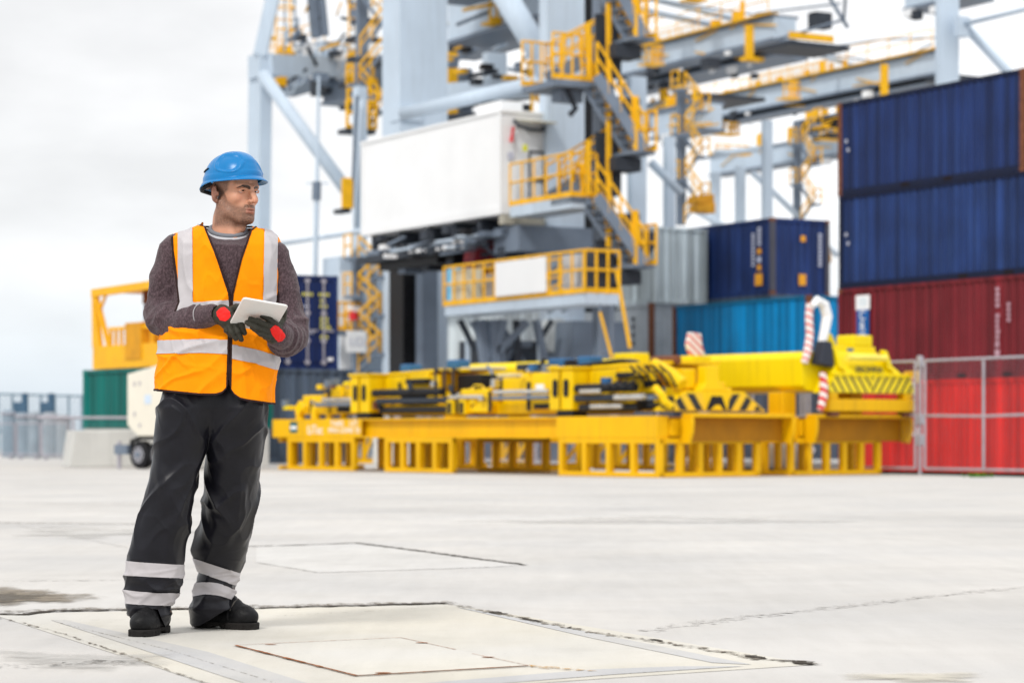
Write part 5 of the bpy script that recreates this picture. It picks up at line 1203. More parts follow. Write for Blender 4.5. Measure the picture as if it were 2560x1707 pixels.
def mkmesh(name,V,F,m,parent=None,thick=0,off=-1,attr=None,smooth=True,weld=0):
    me=bpy.data.meshes.new(name); F=np.asarray(F); k=F.shape[1]
    me.vertices.add(len(V)); me.vertices.foreach_set('co',np.asarray(V,np.float32).ravel())
    me.loops.add(F.size); me.loops.foreach_set('vertex_index',F.astype(np.int32).ravel())
    me.polygons.add(len(F)); me.polygons.foreach_set('loop_start',np.arange(0,F.size,k,dtype=np.int32)); me.polygons.foreach_set('loop_total',np.full(len(F),k,np.int32))
    if smooth: me.polygons.foreach_set('use_smooth',np.ones(len(F),bool))
    me.materials.append(m); me.update(); me.validate()
    if weld:
        bm=bmesh.new(); bm.from_mesh(me); bmesh.ops.remove_doubles(bm,verts=bm.verts,dist=weld); bmesh.ops.dissolve_degenerate(bm,dist=weld*.3,edges=bm.edges)
        bm.to_mesh(me); bm.free()
    if attr:
        for an,vals in attr.items():
            a=me.attributes.new(an,'FLOAT','POINT'); a.data.foreach_set('value',np.asarray(vals,np.float32))
    o=bpy.data.objects.new(name,me); COL.objects.link(o)
    if parent: o.parent=parent; o.matrix_parent_inverse=Matrix.Translation(parent.location).inverted()
    if thick:
        s=o.modifiers.new('thickness','SOLIDIFY'); s.thickness=thick; s.offset=off
    return o
def smin(a,b,k):
    h=np.clip(.5+.5*(b-a)/k,0,1); return b*(1-h)+a*h-k*h*(1-h)
def smax(a,b,k): return -smin(-a,-b,k)
def ell(P,c,r,R=None):
    d=[P[i]-f32(c[i]) for i in range(3)]
    if R is not None: d=[R[0][j]*d[0]+R[1][j]*d[1]+R[2][j]*d[2] for j in range(3)]   # local axes are the columns of R
    k0=np.sqrt(sum((d[i]/f32(r[i]))**2 for i in range(3))); k1=np.sqrt(sum((d[i]/f32(r[i]**2))**2 for i in range(3)))
    return k0*(k0-1)/np.maximum(k1,1e-6)
def cap(P,a,b,ra,rb=None):
    rb=ra if rb is None else rb; ab=[b[i]-a[i] for i in range(3)]; L=sum(x*x for x in ab)+1e-12
    t=np.clip(sum((P[i]-f32(a[i]))*f32(ab[i]) for i in range(3))/f32(L),0,1)
    return np.sqrt(sum((P[i]-f32(a[i])-t*f32(ab[i]))**2 for i in range(3)))-(f32(ra)+t*f32(rb-ra))
def chain(P,pts,k=.01):
    d=None
    for (a,ra),(b,rb) in zip(pts[:-1],pts[1:]):
        c=cap(P,a,b,ra,rb); d=c if d is None else smin(d,c,k)
    return d
def column(P,tab,p=2.0):
    """vertical body with tabulated cross sections: rows (z, x-left, x-right, y-front, y-back), z descending or ascending"""
    t=np.array(sorted(tab),float); z=P[2]
    f=lambda c: np.interp(z,t[:,0],c).astype(f32)
    xl,xr,yf,yb=[f(t[:,i]) for i in (1,2,3,4)]
    cx,cy,a,b=(xl+xr)/2,(yf+yb)/2,np.maximum((xr-xl)/2,.004),np.maximum((yb-yf)/2,.004)
    u=np.abs((P[0]-cx)/a); v=np.abs((P[1]-cy)/b)
    k0=(u**p+v**p)**(1/p) if p!=2 else np.sqrt(u*u+v*v)
    d=(k0-1)*np.minimum(a,b)
    return np.maximum(d,np.maximum(z-f32(t[-1,0]),f32(t[0,0])-z))
def vnoise(P,s,seed=0):
    """cheap smooth pseudo-noise in about [-1,1] from domain-warped sines"""
    x,y,z=P[0]*s+seed*1.7,P[1]*s+seed*2.3,P[2]*s+seed*.9
    w1=np.sin(x*1.3+1.7*np.sin(y*.9+z*.6+seed)); w2=np.sin(y*1.7+z*1.1+1.9*np.sin(x*.8-z*.7)); w3=np.sin(z*1.9-x*.6+1.5*np.sin(y*1.2+x*.5))
    return (w1+w2+w3)/3
def MP(px,py,dy=0.):
    """world point of a photo pixel on the worker, dy metres behind his own plane"""
    Y=YM+dy; return (f32((px-CX)*Y/FPX),f32(Y),f32(CAMH-(py-HORY)*Y/FPX))
YM=9.30; PXM=YM/FPX
# ------------------------------------------------------------------ the worker
man=thing('person','man in blue hard hat, orange high-visibility vest and black trousers holding a tablet','person',(MP(500,1590)[0],YM,0))
def clothmat(name,col,rough=.8,weave=900,wstr=.15,fold=0,var=.08,sheen=.0,scale=14,spec=.3,mel=None):
    m=mat(name,col,rough,var=var,scale=scale,bump=wstr,bscale=weave,spec=spec,sheen=sheen)
    if fold:  # fine wrinkles below mesh resolution, chained in front of the weave bump
        nt=m.node_tree; N=nt.nodes; L=nt.links; b=N['Principled BSDF']; tc=[n for n in N if n.type=='TEX_COORD'][0]
        mp=N.new('ShaderNodeMapping'); mp.inputs['Scale'].default_value=(1,1,.55); mp.inputs['Rotation'].default_value=(.35,.5,.2); L.new(tc.outputs['Object'],mp.inputs[0])
        n=N.new('ShaderNodeTexNoise'); n.noise_type='RIDGED_MULTIFRACTAL'; n.inputs['Scale'].default_value=7; n.inputs['Detail'].default_value=2.5; n.inputs['Roughness'].default_value=.5; n.inputs['Distortion'].default_value=.9; L.new(mp.outputs[0],n.inputs['Vector'])
        bp=N.new('ShaderNodeBump'); bp.inputs['Strength'].default_value=fold; bp.inputs['Distance'].default_value=.012; L.new(n.outputs['Fac'],bp.inputs['Height'])
        old=b.inputs['Normal'].links[0].from_node if b.inputs['Normal'].is_linked else None
        L.new(bp.outputs[0],(old.inputs['Normal'] if old else b.inputs['Normal']))
    if mel:   # heathered yarn: a second fine noise mixes a lighter thread colour in
        nt=m.node_tree; N=nt.nodes; L=nt.links; b=N['Principled BSDF']; src=b.inputs['Base Color'].links[0].from_socket
        tc=[n for n in N if n.type=='TEX_COORD'][0]; mp=N.new('ShaderNodeMapping'); mp.inputs['Scale'].default_value=(1,1,.6); L.new(tc.outputs['Object'],mp.inputs[0])
        n=N.new('ShaderNodeTexNoise'); n.inputs['Scale'].default_value=170; n.inputs['Detail'].default_value=4; n.inputs['Roughness'].default_value=.7; L.new(mp.outputs[0],n.inputs['Vector'])
        r=N.new('ShaderNodeMapRange'); r.inputs['From Min'].default_value=.42; r.inputs['From Max'].default_value=.68; L.new(n.outputs['Fac'],r.inputs['Value'])
        x=N.new('ShaderNodeMix'); x.data_type='RGBA'; L.new(r.outputs[0],x.inputs['Factor']); L.new(src,x.inputs['A']); x.inputs['B'].default_value=(*mel,1); L.new(x.outputs['Result'],b.inputs['Base Color'])
    return m
M['sweat']=clothmat('heather_brown_fleece',(.046,.027,.032),.95,700,.35,sheen=.15,mel=(.135,.088,.10))
M['vest']=clothmat('orange_vest_cloth',(1.0,.29,.0),.75,1500,.1,fold=.35,var=.05,spec=.12)
M['tape']=clothmat('reflective_tape',(.47,.445,.46),.5,1200,.06,fold=.25,var=.04,spec=.5)
M['piping']=clothmat('dark_brown_binding',(.022,.007,.006),.8)
M['trous']=clothmat('black_coated_trousers',(.0078,.0078,.0118),.36,300,.05,fold=.55,var=.2,spec=.26)
M['glove']=clothmat('dark_olive_glove',(.030,.028,.019),.55,500,.35,spec=.35)
M['gred']=clothmat('red_glove_cuff',(.80,.012,.008),.6,700,.2)
M['tshirt']=clothmat('grey_collar_rib',(.20,.21,.235),.9,900,.2); M['tshirt2']=clothmat('white_undershirt',(.55,.55,.58),.9,900,.2)
M['boot']=clothmat('scuffed_black_leather',(.006,.006,.007),.5,60,.3,var=.6,scale=22,spec=.2)
M['sole']=clothmat('grey_black_rubber_sole',(.020,.018,.017),.85,120,.5,var=.4,spec=.15)
M['lace']=clothmat('black_lace',(.02,.02,.022),.7)

from mathutils import noise as MN
def ridges(V,sx,sy,sz,sh=0.,seed=0,sharp=1.0):
    """sharp crease field: 1 on crease lines, falling to about 0 between them"""
    o=np.empty(len(V))
    for i,(x,y,z) in enumerate(V):
        n=MN.noise(Vector((x*sx+sh*z*sx+seed*3.1,y*sy+seed,z*sz-seed*1.7))); m=MN.noise(Vector((x*sx*2.1+7+seed,y*sy*2.1,z*sz*1.6+sh*x*4)))
        o[i]=max(0,1-abs(n+.35*m)*3.0*sharp)**1.6
    return o
def soft(V,sx,sy,sz,sh=0.,seed=0):
    return np.array([MN.noise(Vector((x*sx+sh*z*sx+seed*3.1,y*sy+seed,z*sz-seed*1.7))) for x,y,z in V])
def drape(V,Q,amount):
    N=vnormals(V,tri(Q)); return V+N*amount[:,None]
# ---- trousers --------------------------------------------------------------
def row(py,l,r,yf,yb,sh=0.): 
    d=sh*min(max((py-1010)/420,0),1); yf+=d; yb+=d
    a=MP(l,py,(yf+yb)/2); b=MP(r,py,(yf+yb)/2); return (float(a[2]),float(a[0]),float(b[0]),YM+yf,YM+yb)
legL=[row(955,416,560,-.105,.10,.07),row(985,404,556,-.115,.115,.07),row(1020,393,550,-.13,.13,.07),row(1060,388,540,-.13,.13,.07),row(1154,380,505.0,-.125,.11,.07),row(1200,371,493.0,-.125,.105,.07),row(1261,352,484.0,-.13,.095,.07),row(1300,342,477.0,-.13,.085,.07),row(1342,331,471.0,-.125,.085,.07),row(1404,318,459.0,-.12,.085,.07),row(1445,311,454.0,-.115,.085,.07),
      row(1476,313,444,-.11,.08,.07),row(1500,316,433,-.105,.08,.07),row(1516,318,427,-.10,.085,.07),row(1535,322,431,-.10,.09,.07),row(1553,330,426,-.085,.095,.07),row(1568,340,414,-.06,.10,.07)]
legR=[row(955,520,655,-.10,.10,.27),row(985,518,664,-.11,.115,.27),row(1020,516,669,-.12,.14,.27),row(1074,513,664,-.12,.14,.27),row(1130,516.8,657,-.11,.145,.27),row(1190,514.8,651,-.10,.15,.27),row(1261,512.8,640,-.095,.155,.27),row(1311,503.8,631,-.09,.16,.27),row(1352,488.8,624,-.085,.165,.27),row(1373,481.8,620,-.08,.17,.27),row(1400,488.8,611,-.07,.165,.27),
      row(1431,502.4,597,-.06,.155,.27),row(1458,492,588,-.055,.155,.27),row(1476,488,584,-.055,.155,.27),row(1498,482,582,-.06,.16,.27),row(1518,473,587,-.07,.17,.27),row(1540,474,577,-.05,.175,.27),row(1560,479,540,-.02,.18,.27),row(1568,484,525,.0,.18,.27)]
lo,hi=(-1.55,YM-.26,.0),(-.84,YM+.50,1.0)
P=sn_grid(lo,hi,.0042)
dL=column(P,legL,2.3); dR=column(P,legR,2.3)
low=smin(dL,dR,.006); hiF=smin(dL,dR,.035); bl=np.clip((P[2]-.72)/.12,0,1); F=low*(1-bl)+hiF*bl
F=F.astype(f32)
V,Q=surface_nets(F,lo,.0042); del F,dL,dR,low,hiF
V=lap_smooth(V,Q,2,.5)
zc=V[:,2]; ank=np.exp(-((zc-.17)/.09)**2); knee=np.exp(-((zc-.50)/.15)**2); hip=np.exp(-((zc-.88)/.12)**2)
A=.0125*ridges(V,4.6,4.6,2.6,.9,1,1.4)*(.35+.7*knee+.4*hip)+.0105*ridges(V,5.2,5.2,3.0,-1.1,2,1.4)*(.35+.6*knee+.6*hip)+.009*ridges(V,5,5,14,.5,3)*ank+.005*ridges(V,6,6,20,-.6,5)*ank+.004*soft(V,8,8,4,.3,4)+.0018*ridges(V,12,12,7,.7,9)*(knee+hip)
V=drape(V,Q,A-.003); T=tri(Q)
# reflective bands on the trouser legs: tilted planes in photo space
pxs=V[:,0]/V[:,1]*FPX+CX; pys=HORY+(CAMH-V[:,2])/V[:,1]*FPX
left=pxs<np.interp(pys,[1145,1200,1261,1333,1373,1410,1440,1480,1520],[511,504,498,484,475,474,478,470,455])
def band(y0a,y0b,xa,xb,y1a,y1b,bow=0):
    t=np.clip((pxs-xa)/(xb-xa),-.3,1.3); c=bow*4*t*(1-t)
    return np.minimum(pys-(y0a+(y0b-y0a)*t-c), (y1a+(y1b-y1a)*t-c)-pys)
big=1e3
gb=np.full(len(V),-big)
gb=np.where(left,np.maximum(band(1401,1411,313,462,1437,1445,-1),band(1474,1481,314,440,1508,1512,-2)),np.maximum(band(1394,1431,483,597,1424,1466,0),band(1456,1472,492,582,1489,1500,8)))
# trouser hems rise over the front of the boots
hemL=np.interp(pxs,[300,313,330,345,370,395,405,414,430],[1532,1536,1543,1528,1519,1523,1548,1566,1562]); hemR=np.interp(pxs,[470,479,500,520,540,560,580,600],[1562,1566,1563,1552,1539,1527,1519,1514])
fl=(V[:,1]<YM+.08)|(pxs>398); fr_=V[:,1]<YM+.36
hem=np.where(left,np.where(fl,hemL,1574),np.where(fr_|(pxs>540),hemR,1574))
keep=hem-pys
gb=np.minimum(gb,keep)
(V2,T2)=clip(V,T,keep)
pxs=V2[:,0]/V2[:,1]*FPX+CX; pys=HORY+(CAMH-V2[:,2])/V2[:,1]*FPX
left=pxs<np.interp(pys,[1145,1200,1261,1333,1373,1410,1440,1480,1520],[511,504,498,484,475,474,478,470,455])
gb=np.where(left,np.maximum(band(1401,1411,313,462,1437,1445,-1),band(1474,1481,314,440,1508,1512,-2)),np.maximum(band(1394,1431,483,597,1424,1466,0),band(1456,1472,492,582,1489,1500,8)))
V,T=V2,T2
(bv,bt),(tv,tt)=clip(V,T,gb,True)
mkmesh('trousers',V,T,M['trous'],man,weld=.0012)
bn=vnormals(bv,bt)
import collections
def islands(V,T):
    par=np.arange(len(V))
    for _ in range(200):
        m=np.minimum(np.minimum(par[T[:,0]],par[T[:,1]]),par[T[:,2]]); old=par.copy()
        for k in range(3): np.minimum.at(par,T[:,k],m)
        par=par[par]
        if (par==old).all(): break
    return par
def split_build(name,V,T,m,parent,minv=60,**kw):
    par=islands(V,T); r=[]
    for lab,c in collections.Counter(par[T[:,0]].tolist()).items():
        if c<minv: continue
        t=T[par[T[:,0]]==lab]; u,inv=np.unique(t,return_inverse=True); r.append(mkmesh(name,V[u],inv.reshape(-1,3),m,parent,**kw))
    return r
split_build('reflective_band',bv+bn*.003,bt,M['tape'],man,weld=.0012)

# ---- torso (shared by sweatshirt, vest and body) ---------------------------
tors=[row(556,528,604,-.03,.09),row(566,500,622,-.06,.105),row(572,478,640,-.075,.115),row(582,446,668,-.09,.125),row(596,432,690,-.10,.13),row(615,426,704,-.11,.135),row(650,428,706,-.118,.14),row(700,432,699,-.122,.14),row(760,428,694,-.125,.135),
      row(820,416,692,-.13,.13),row(860,407,690,-.135,.13),row(900,403,687,-.14,.13),row(960,401,680,-.145,.13),row(1000,400,676,-.145,.13),row(1040,398,674,-.14,.13)]
def torso(P,infl=0.): return column(P,[(z,xl-infl,xr+infl,yf-infl,yb+infl) for z,xl,xr,yf,yb in tors],2.25)
shR,elR,wrR=MP(436,628,.0),MP(404,783,.03),MP(533,786,-.175)      # his right arm (left in the picture)
shL,elL,wrL=MP(689,642,.0),MP(725,822,-.02),MP(696,836,-.20)       # his left arm
def sleeves(P):
    r=chain(P,[(shR,.062),(MP(412,700,.02),.056),(elR,.056),(MP(402,800,.02),.054)],.03)
    r=smin(r,chain(P,[(MP(402,797,.03),.058),(MP(428,803,-.02),.060),(MP(470,799,-.09),.050),(wrR,.040)],.02),.03)
    l=chain(P,[(shL,.058),(MP(709,720,.01),.056),(elL,.062),(MP(724,838,-.03),.064)],.03)
    l=smin(l,chain(P,[(MP(722,842,-.05),.068),(MP(712,846,-.11),.062),(wrL,.048)],.02),.025)
    return r,l
lo,hi=(-1.46,YM-.30,.34),(-.74,YM+.22,.86)
hi=(-.74,YM+.22,1.60); lo=(-1.46,YM-.30,.95)
P=sn_grid(lo,hi,.0044)
tq=torso(P,-.006); r,l=sleeves(P)
# sleeve creases: rings bunching towards elbow and cuff
def dist(P,c): return np.sqrt(sum((P[i]-c[i])**2 for i in range(3)))
wr=vnoise((P[0]*1.2+P[2]*.4,P[1],P[2]*.7-P[0]*.6),22,2); wr2=vnoise((P[0]+P[2],P[1],P[2]-P[0]),30,5)
er=np.exp(-(dist(P,MP(420,780,0))/.10)**2); el_=np.exp(-(dist(P,MP(722,850,-.08))/.09)**2)
r=r-(.006*(1-2*np.abs(wr)))*(.35+.9*er)-.002*wr2
# the bunched left cuff: concentric rolls around the wrist
dc=dist(P,wrL); l=l-.0055*np.sin(dc*175+2.2*wr)*np.exp(-(dc/.13)**2)-.006*(1-2*np.abs(wr))*(.3+.8*el_)
F=smin(smin(tq,r,.03),l,.03)
F=F-.0025*vnoise(P,26,3)
nk=cap(P,MP(570,596,.035),MP(572,470,.035),.070); F=smax(F,-nk,.008)                    # neck opening
vneck=None
F=np.maximum(F,f32(.98)-P[2])
npl=f32(MP(570,579)[2])+(P[1]-f32(YM+.035))*f32(.40)-(P[0]-f32(MP(570,579)[0]))*f32(.08)
F=smax(F,P[2]-npl,.006)
# open the cuffs
for a,b,rr in ((wrR,MP(580,781,-.23),.029),(wrL,MP(640,825,-.27),.034)): F=smax(F,-cap(P,a,b,rr),.006)
V,Q=surface_nets(F.astype(f32),lo,.0044); del F
V=lap_smooth(V,Q,1,.5)
dv=lambda c:np.sqrt(((V-np.array([float(x) for x in c]))**2).sum(1))
nearE=np.exp(-(dv(MP(415,785,0))/.12)**2)+np.exp(-(dv(MP(735,810,-.02))/.10)**2)
A=.007*ridges(V,8,8,8,.8,11)*(.35+.9*nearE)+.005*ridges(V,13,13,13,-.9,12)*(.3+.7*nearE)+.003*soft(V,18,18,18,0,13)
V=drape(V,Q,A-.003); mkmesh('sweatshirt',V,Q,M['sweat'],man)
# cuff seam on his right sleeve
def ring(c,axis,r,w,name,m,par,n=28,sq=1.0,up=(0,0,1)):
    ax=Vector([float(x) for x in axis]).normalized(); e=ax.cross(Vector(up)).normalized(); g=e.cross(ax)
    b=MB(); b.tube([Vector([float(x) for x in c])+(e*math.cos(i*2*math.pi/n)*r+g*math.sin(i*2*math.pi/n)*r*sq) for i in range(n+1)],w,6,caps=False); return b.build(name,m,par,smooth=True)
vsub=lambda a,b:[float(a[i]-b[i]) for i in range(3)]
ring(MP(505,790,-.137),vsub(wrR,MP(470,799,-.09)),.0455,.0022,'cuff_seam',clothmat('pale_seam_thread',(.35,.33,.34),.9),man)
# collar of the t-shirt: grey rib over white
def neckring(rx,w,m,name,dz=.0):
    pts=[]; c=[float(q) for q in MP(570,579,.035)]
    for i in range(49):
        a=2*math.pi*i/48; x=rx*math.cos(a); y=rx*1.0*math.sin(a)
        pts.append(Vector((c[0]+x,c[1]+y,c[2]+y*.40-x*.08+dz)))
    b=MB(); b.tube(pts,w,8,caps=False); return b.build(name,m,man,smooth=True)
neckring(.068,.010,M['tshirt'],'tshirt_collar',.004); neckring(.072,.010,M['tshirt2'],'undershirt_collar',-.010); neckring(.077,.0075,M['sweat'],'sweatshirt_collar',-.017)

# ---- vest ------------------------------------------------------------------
lo,hi=(-1.44,YM-.20,.83),(-.82,YM+.20,1.62)
P=sn_grid(lo,hi,.0042)
F=torso(P,.013)
belly=np.exp(-((P[2]-1.10)/.06)**2)
V,Q=surface_nets(F.astype(f32),lo,.0042); del F
V=lap_smooth(V,Q,2,.5)
wst=np.exp(-((V[:,2]-1.13)/.09)**2); chest=np.clip((V[:,2]-1.22)/.15,0,1)
A=.010*ridges(V,7,7,2.2,.25,21)*(.5+.5*chest)+.013*ridges(V,5,5,8,.9,22,1.2)*wst+.010*ridges(V,6,6,6,-1.0,23,1.2)*(1-chest)+.009*soft(V,11,11,4,.3,24)+.0025*ridges(V,16,16,8,.5,25)
V=drape(V,Q,A-.005); T=tri(Q)
def pxy(V): return V[:,0]/V[:,1]*FPX+CX, HORY+(CAMH-V[:,2])/V[:,1]*FPX
def vest_field(V):
    x,y=pxy(V); front=V[:,1]<YM+.02
    ip=np.interp
    # armholes (same outline front and back)
    al=ip(y,[540,575,581,626,688,755,800,830,900],[431,428,427.5,429.5,438,446,428,395,330]); ar=ip(y,[560,600,608,630,697,755,800,850],[700,711,711,714,706,694,705,780])
    g=np.minimum((x-al)*.98,(ar-x)*.98)
    # neckline: V in front, shallow curve at the back
    vl=ip(y,[552,562,567,650,733,760,850,975],[420,496,514,548,575,577.5,574,570]); vr=ip(y,[554,566,577,650,733,760,850,975],[720,640,625,600,579.5,578,576,573])
    inside_v=np.minimum(x-vl,vr-x)
    # rounded lower corners of the two front panels
    hem=np.where(x<572, ip(x,[390,400,500,540,556,566,571],[977,978,988,988,983,972,958]), ip(x,[573,577,586,600,620,640,676,690],[958,975,989,998,1003,1005.5,1011,1012]))
    gf=np.minimum(g,np.minimum(-inside_v,hem-y))
    backneck=np.where(np.abs(x-570)<62,(y-(566-0)),1e3); gk=np.minimum(g,np.minimum(976-y,np.minimum(backneck+0*x,1e3)))
    return np.where(front,gf,gk)
V1,T1=clip(V,T,vest_field(V))
# piping = narrow strip along every edge
def vest_edge(V): return vest_field(V)-5.0
(vv,vt),(pv,pt)=clip(V1,T1,vest_edge(V1),True)
split_build('binding',pv+vnormals(pv,pt)*.0025,pt,M['piping'],man,minv=20,weld=.0012)
x,y=pxy(vv); ip=np.interp; fr=vv[:,1]<YM+.03
gl=np.minimum(x-ip(y,[520,545,940,960],[445,445,448,448]),ip(y,[520,545,940,960],[481,481,484,484])-x)
gr=np.minimum(x-ip(y,[560,580,920,960],[662,661,654,653]),ip(y,[560,580,920,960],[695,694,686,686])-x)
gv=np.where(y<800,np.maximum(gl,gr),-1e3)
h1=np.minimum(y-ip(x,[395,500,571,573,640,690],[851,847,850,860,873,889]),ip(x,[395,500,571,573,640,690],[885,882,885,895,909,924])-y)
h2=np.minimum(y-ip(x,[440,500,570,573,640,690],[757,755,750,752,756,760]),ip(x,[440,500,570,573,640,690],[779,777,773,775,780,785])-y)
h3=np.maximum(h1,h2)
(bv,bt),(rv,rt)=clip(vv,vt,np.maximum(gv,h3),True)
mkmesh('vest',vv,vt,M['vest'],man,weld=.0012)
split_build('reflective_band',bv+vnormals(bv,bt)*.003,bt,M['tape'],man,minv=60,weld=.0012)

# ---- head, neck: one continuous body surface -------------------------------
YAW=math.radians(47)
HC=np.array(MP(586,478,.03),float)       # head centre at eye level
cz,sz=math.cos(YAW),math.sin(YAW)
# local frame: face looks along -y; columns are the world directions of local x,y,z, then a slight forward/side tilt
Rz=np.array([[cz,-sz,0],[sz,cz,0],[0,0,1.]])
tl=math.radians(3); Rx=np.array([[1,0,0],[0,math.cos(tl),-math.sin(tl)],[0,math.sin(tl),math.cos(tl)]])
RH=Rz@Rx
HS=1.03
def to_world(p): return HC+RH@(np.array(p,float)*HS)
def head_sdf(L,ears=True):
    E=lambda c,r,R=None: ell(L,c,r,R)
    d=E((0,.020,.036),(.074,.094,.084))
    d=smin(d,E((0,-.030,.030),(.066,.060,.062)),.03)
    d=smin(d,E((0,-.028,-.045),(.055,.060,.074)),.03)
    for s in (-1,1):
        d=smin(d,chain(L,[((s*.054,.012,-.052),.017),((s*.047,-.026,-.086),.017),((s*.022,-.066,-.105),.017)],.02),.028)
        d=smin(d,E((s*.043,-.058,-.031),(.017,.020,.016)),.022)
        d=smin(d,cap(L,(s*.048,-.070,.017),(s*.013,-.0905,.0135),.0095,.0110),.012)
    d=smin(d,E((0,-.082,-.106),(.022,.017,.016)),.018)
    d=smin(d,E((0,-.070,-.070),(.034,.026,.032)),.02)
    for s in (-1,1): d=smax(d,-E((s*.031,-.101,-.002),(.0185,.0165,.0115)),.011)     # eye sockets
    d=smin(d,chain(L,[((0,-.091,.012),.0075),((0,-.106,-.014),.0080),((0,-.1205,-.038),.0098)],.01),.010)   # nose
    for s in (-1,1):
        d=smin(d,E((s*.0125,-.1045,-.0405),(.0075,.011,.0075)),.007)
    for s in (-1,1): d=smax(d,-E((s*.0068,-.1125,-.0475),(.0035,.005,.0035)),.003)
    d=smax(d,-E((0,-.104,-.0565),(.0035,.006,.009)),.006)                                # philtrum
    d=smin(d,E((0,-.0945,-.0675),(.0225,.0085,.0050)),.006); d=smin(d,E((0,-.0935,-.0795),(.0195,.0085,.0060)),.006)
    d=smax(d,-E((0,-.1035,-.0730),(.0240,.0105,.0021)),.003)
    d=smax(d,-E((0,-.1015,-.0895),(.016,.008,.005)),.008)
    for s in (-1,1): d=smax(d,-cap(L,(s*.019,-.104,-.044),(s*.031,-.094,-.072),.003),.010)   # nasolabial fold
    # eyelids
    for s in (-1,1):
        arc=[((s*(.031+.0155*math.cos(q)),-.0815-.0085*math.sin(q)*1.0-.003*(1-abs(math.cos(q))),-.001+.0050*math.sin(q)),.0024) for q in [math.pi*i/8 for i in range(9)]]
        d=smin(d,chain(L,arc,.003),.004)
        arc=[((s*(.031+.0155*math.cos(q)),-.0815-.0060*math.sin(q),-.0025-.0042*math.sin(q)),.0019) for q in [math.pi*i/8 for i in range(9)]]
        d=smin(d,chain(L,arc,.003),.005)
    # brow furrow
    for s in (-1,1): d=smax(d,-cap(L,(s*.006,-.0985,.012),(s*.0055,-.093,.030),.0012),.004)
    if ears:
        for s in (-1,1):
            RE=np.array([[math.cos(.35*s),-math.sin(.35*s),0],[math.sin(.35*s),math.cos(.35*s),0],[0,0,1.]])
            e=E((s*.0785,.022,-.014),(.0085,.020,.031),RE); e=smax(e,-E((s*.0885,.018,-.010),(.0085,.0115,.019),RE),.004)
            e=smin(e,E((s*.0765,.012,-.042),(.006,.009,.009)),.006); e=smin(e,E((s*.0785,.002,-.016),(.005,.005,.009)),.005)
            d=smin(d,e,.006)
    return d
h=.0021; lo=HC+np.array([-.15,-.15,-.235]); hi=HC+np.array([.15,.15,.135])
P=sn_grid(lo,hi,h)
D=[P[i]-f32(HC[i]) for i in range(3)]
Lc=[f32(RH[0,j])*D[0]+f32(RH[1,j])*D[1]+f32(RH[2,j])*D[2] for j in range(3)]
Lc=[q/f32(HS) for q in Lc]; d=head_sdf(Lc)*f32(HS)
neck=chain(P,[(MP(577,520,.05),.057),(MP(573,550,.045),.058),(MP(570,600,.04),.070)],.02)
d=smin(d,neck,.020)
# sternomastoid and Adam's apple
d=smin(d,chain(P,[(MP(556,530,.012),.012),(MP(574,565,-.006),.012),(MP(586,600,-.020),.012)],.01),.03)
d=smin(d,ell(P,MP(606,570,-.004),(.012,.012,.015)),.02)
V,Q=surface_nets(d.astype(f32),lo,h); del d
V=lap_smooth(V,Q,1,.35)
Lv=(V-HC)@RH/HS           # local coordinates of the vertices
lx,ly,lz=Lv[:,0],Lv[:,1],Lv[:,2]
def ss(a,b,x): t=np.clip((x-a)/(b-a),0,1); return t*t*(3-2*t)
nz=vnoise(Lv.T,260,1)*.5+vnoise(Lv.T,140,3)*.5
# stubble: jaw, chin, moustache; fades up the cheek in front of the ear
jaw=ss(.012,-.012,lz-(-.046-.26*np.maximum(np.abs(lx)-.03,0)*0-.0*ly)+.0)
cheekline=np.interp(ly,[-.12,-.09,-.06,-.03,-.012,.03],[-.055,-.060,-.056,-.036,.004,.03])
beard=ss(.010,-.012,lz-cheekline)*ss(.045,.02,ly)*ss(-.150,-.122,lz+.25*np.maximum(-ly-.02,0)*0)
must=ss(.030,.022,np.abs(lx))*ss(-.0495,-.0545,lz)*ss(-.0675,-.0630,lz)*ss(-.085,-.092,ly)
goat=ss(.032,.020,np.abs(lx))*ss(-.082,-.089,lz)*ss(-.122,-.112,lz)*ss(-.055,-.075,ly)
stub=np.clip(beard*.85+must*.9+goat*.75,0,1)
lips=.8*ss(.0235,.0195,np.abs(lx))*ss(-.0865,-.0835,lz)*ss(-.0640,-.0670,lz)*ss(-.0925,-.0955,ly)
stub=stub*(1-lips)
brow=0
for s in (-1,1):
    c=np.interp(np.abs(lx),[.008,.020,.036,.050],[.0085,.0135,.0160,.0085]); wd=np.interp(np.abs(lx),[.006,.012,.030,.052],[.0040,.0062,.0052,.002])
brow=ss(1.15,.75,np.abs(lz-c)/wd)*ss(.0055,.010,np.abs(lx))*ss(.055,.049,np.abs(lx))*ss(-.045,-.06,ly)
buzz=ss(-.030,-.012,ly-np.interp(lz,[-.06,-.03,.0,.03,.06],[.055,.03,-.018,-.028,-.045]))*ss(-.11,-.075,lz+.0)*(1-ss(.0745,.0775,np.abs(lx)))
buzz=np.maximum(buzz*.8,ss(.03,.06,ly)*ss(-.105,-.08,lz)*.85*(1-ss(.0745,.0775,np.abs(lx))))
red=np.clip(ss(.014,.004,np.sqrt(lx**2+((lz+.038)*1.0)**2))*ss(-.10,-.108,ly)*.7+ss(.0745,.080,np.abs(lx))*.9+.5*np.exp(-((np.abs(lx)-.04)/.018)**2-((lz+.03)/.02)**2),0,1)
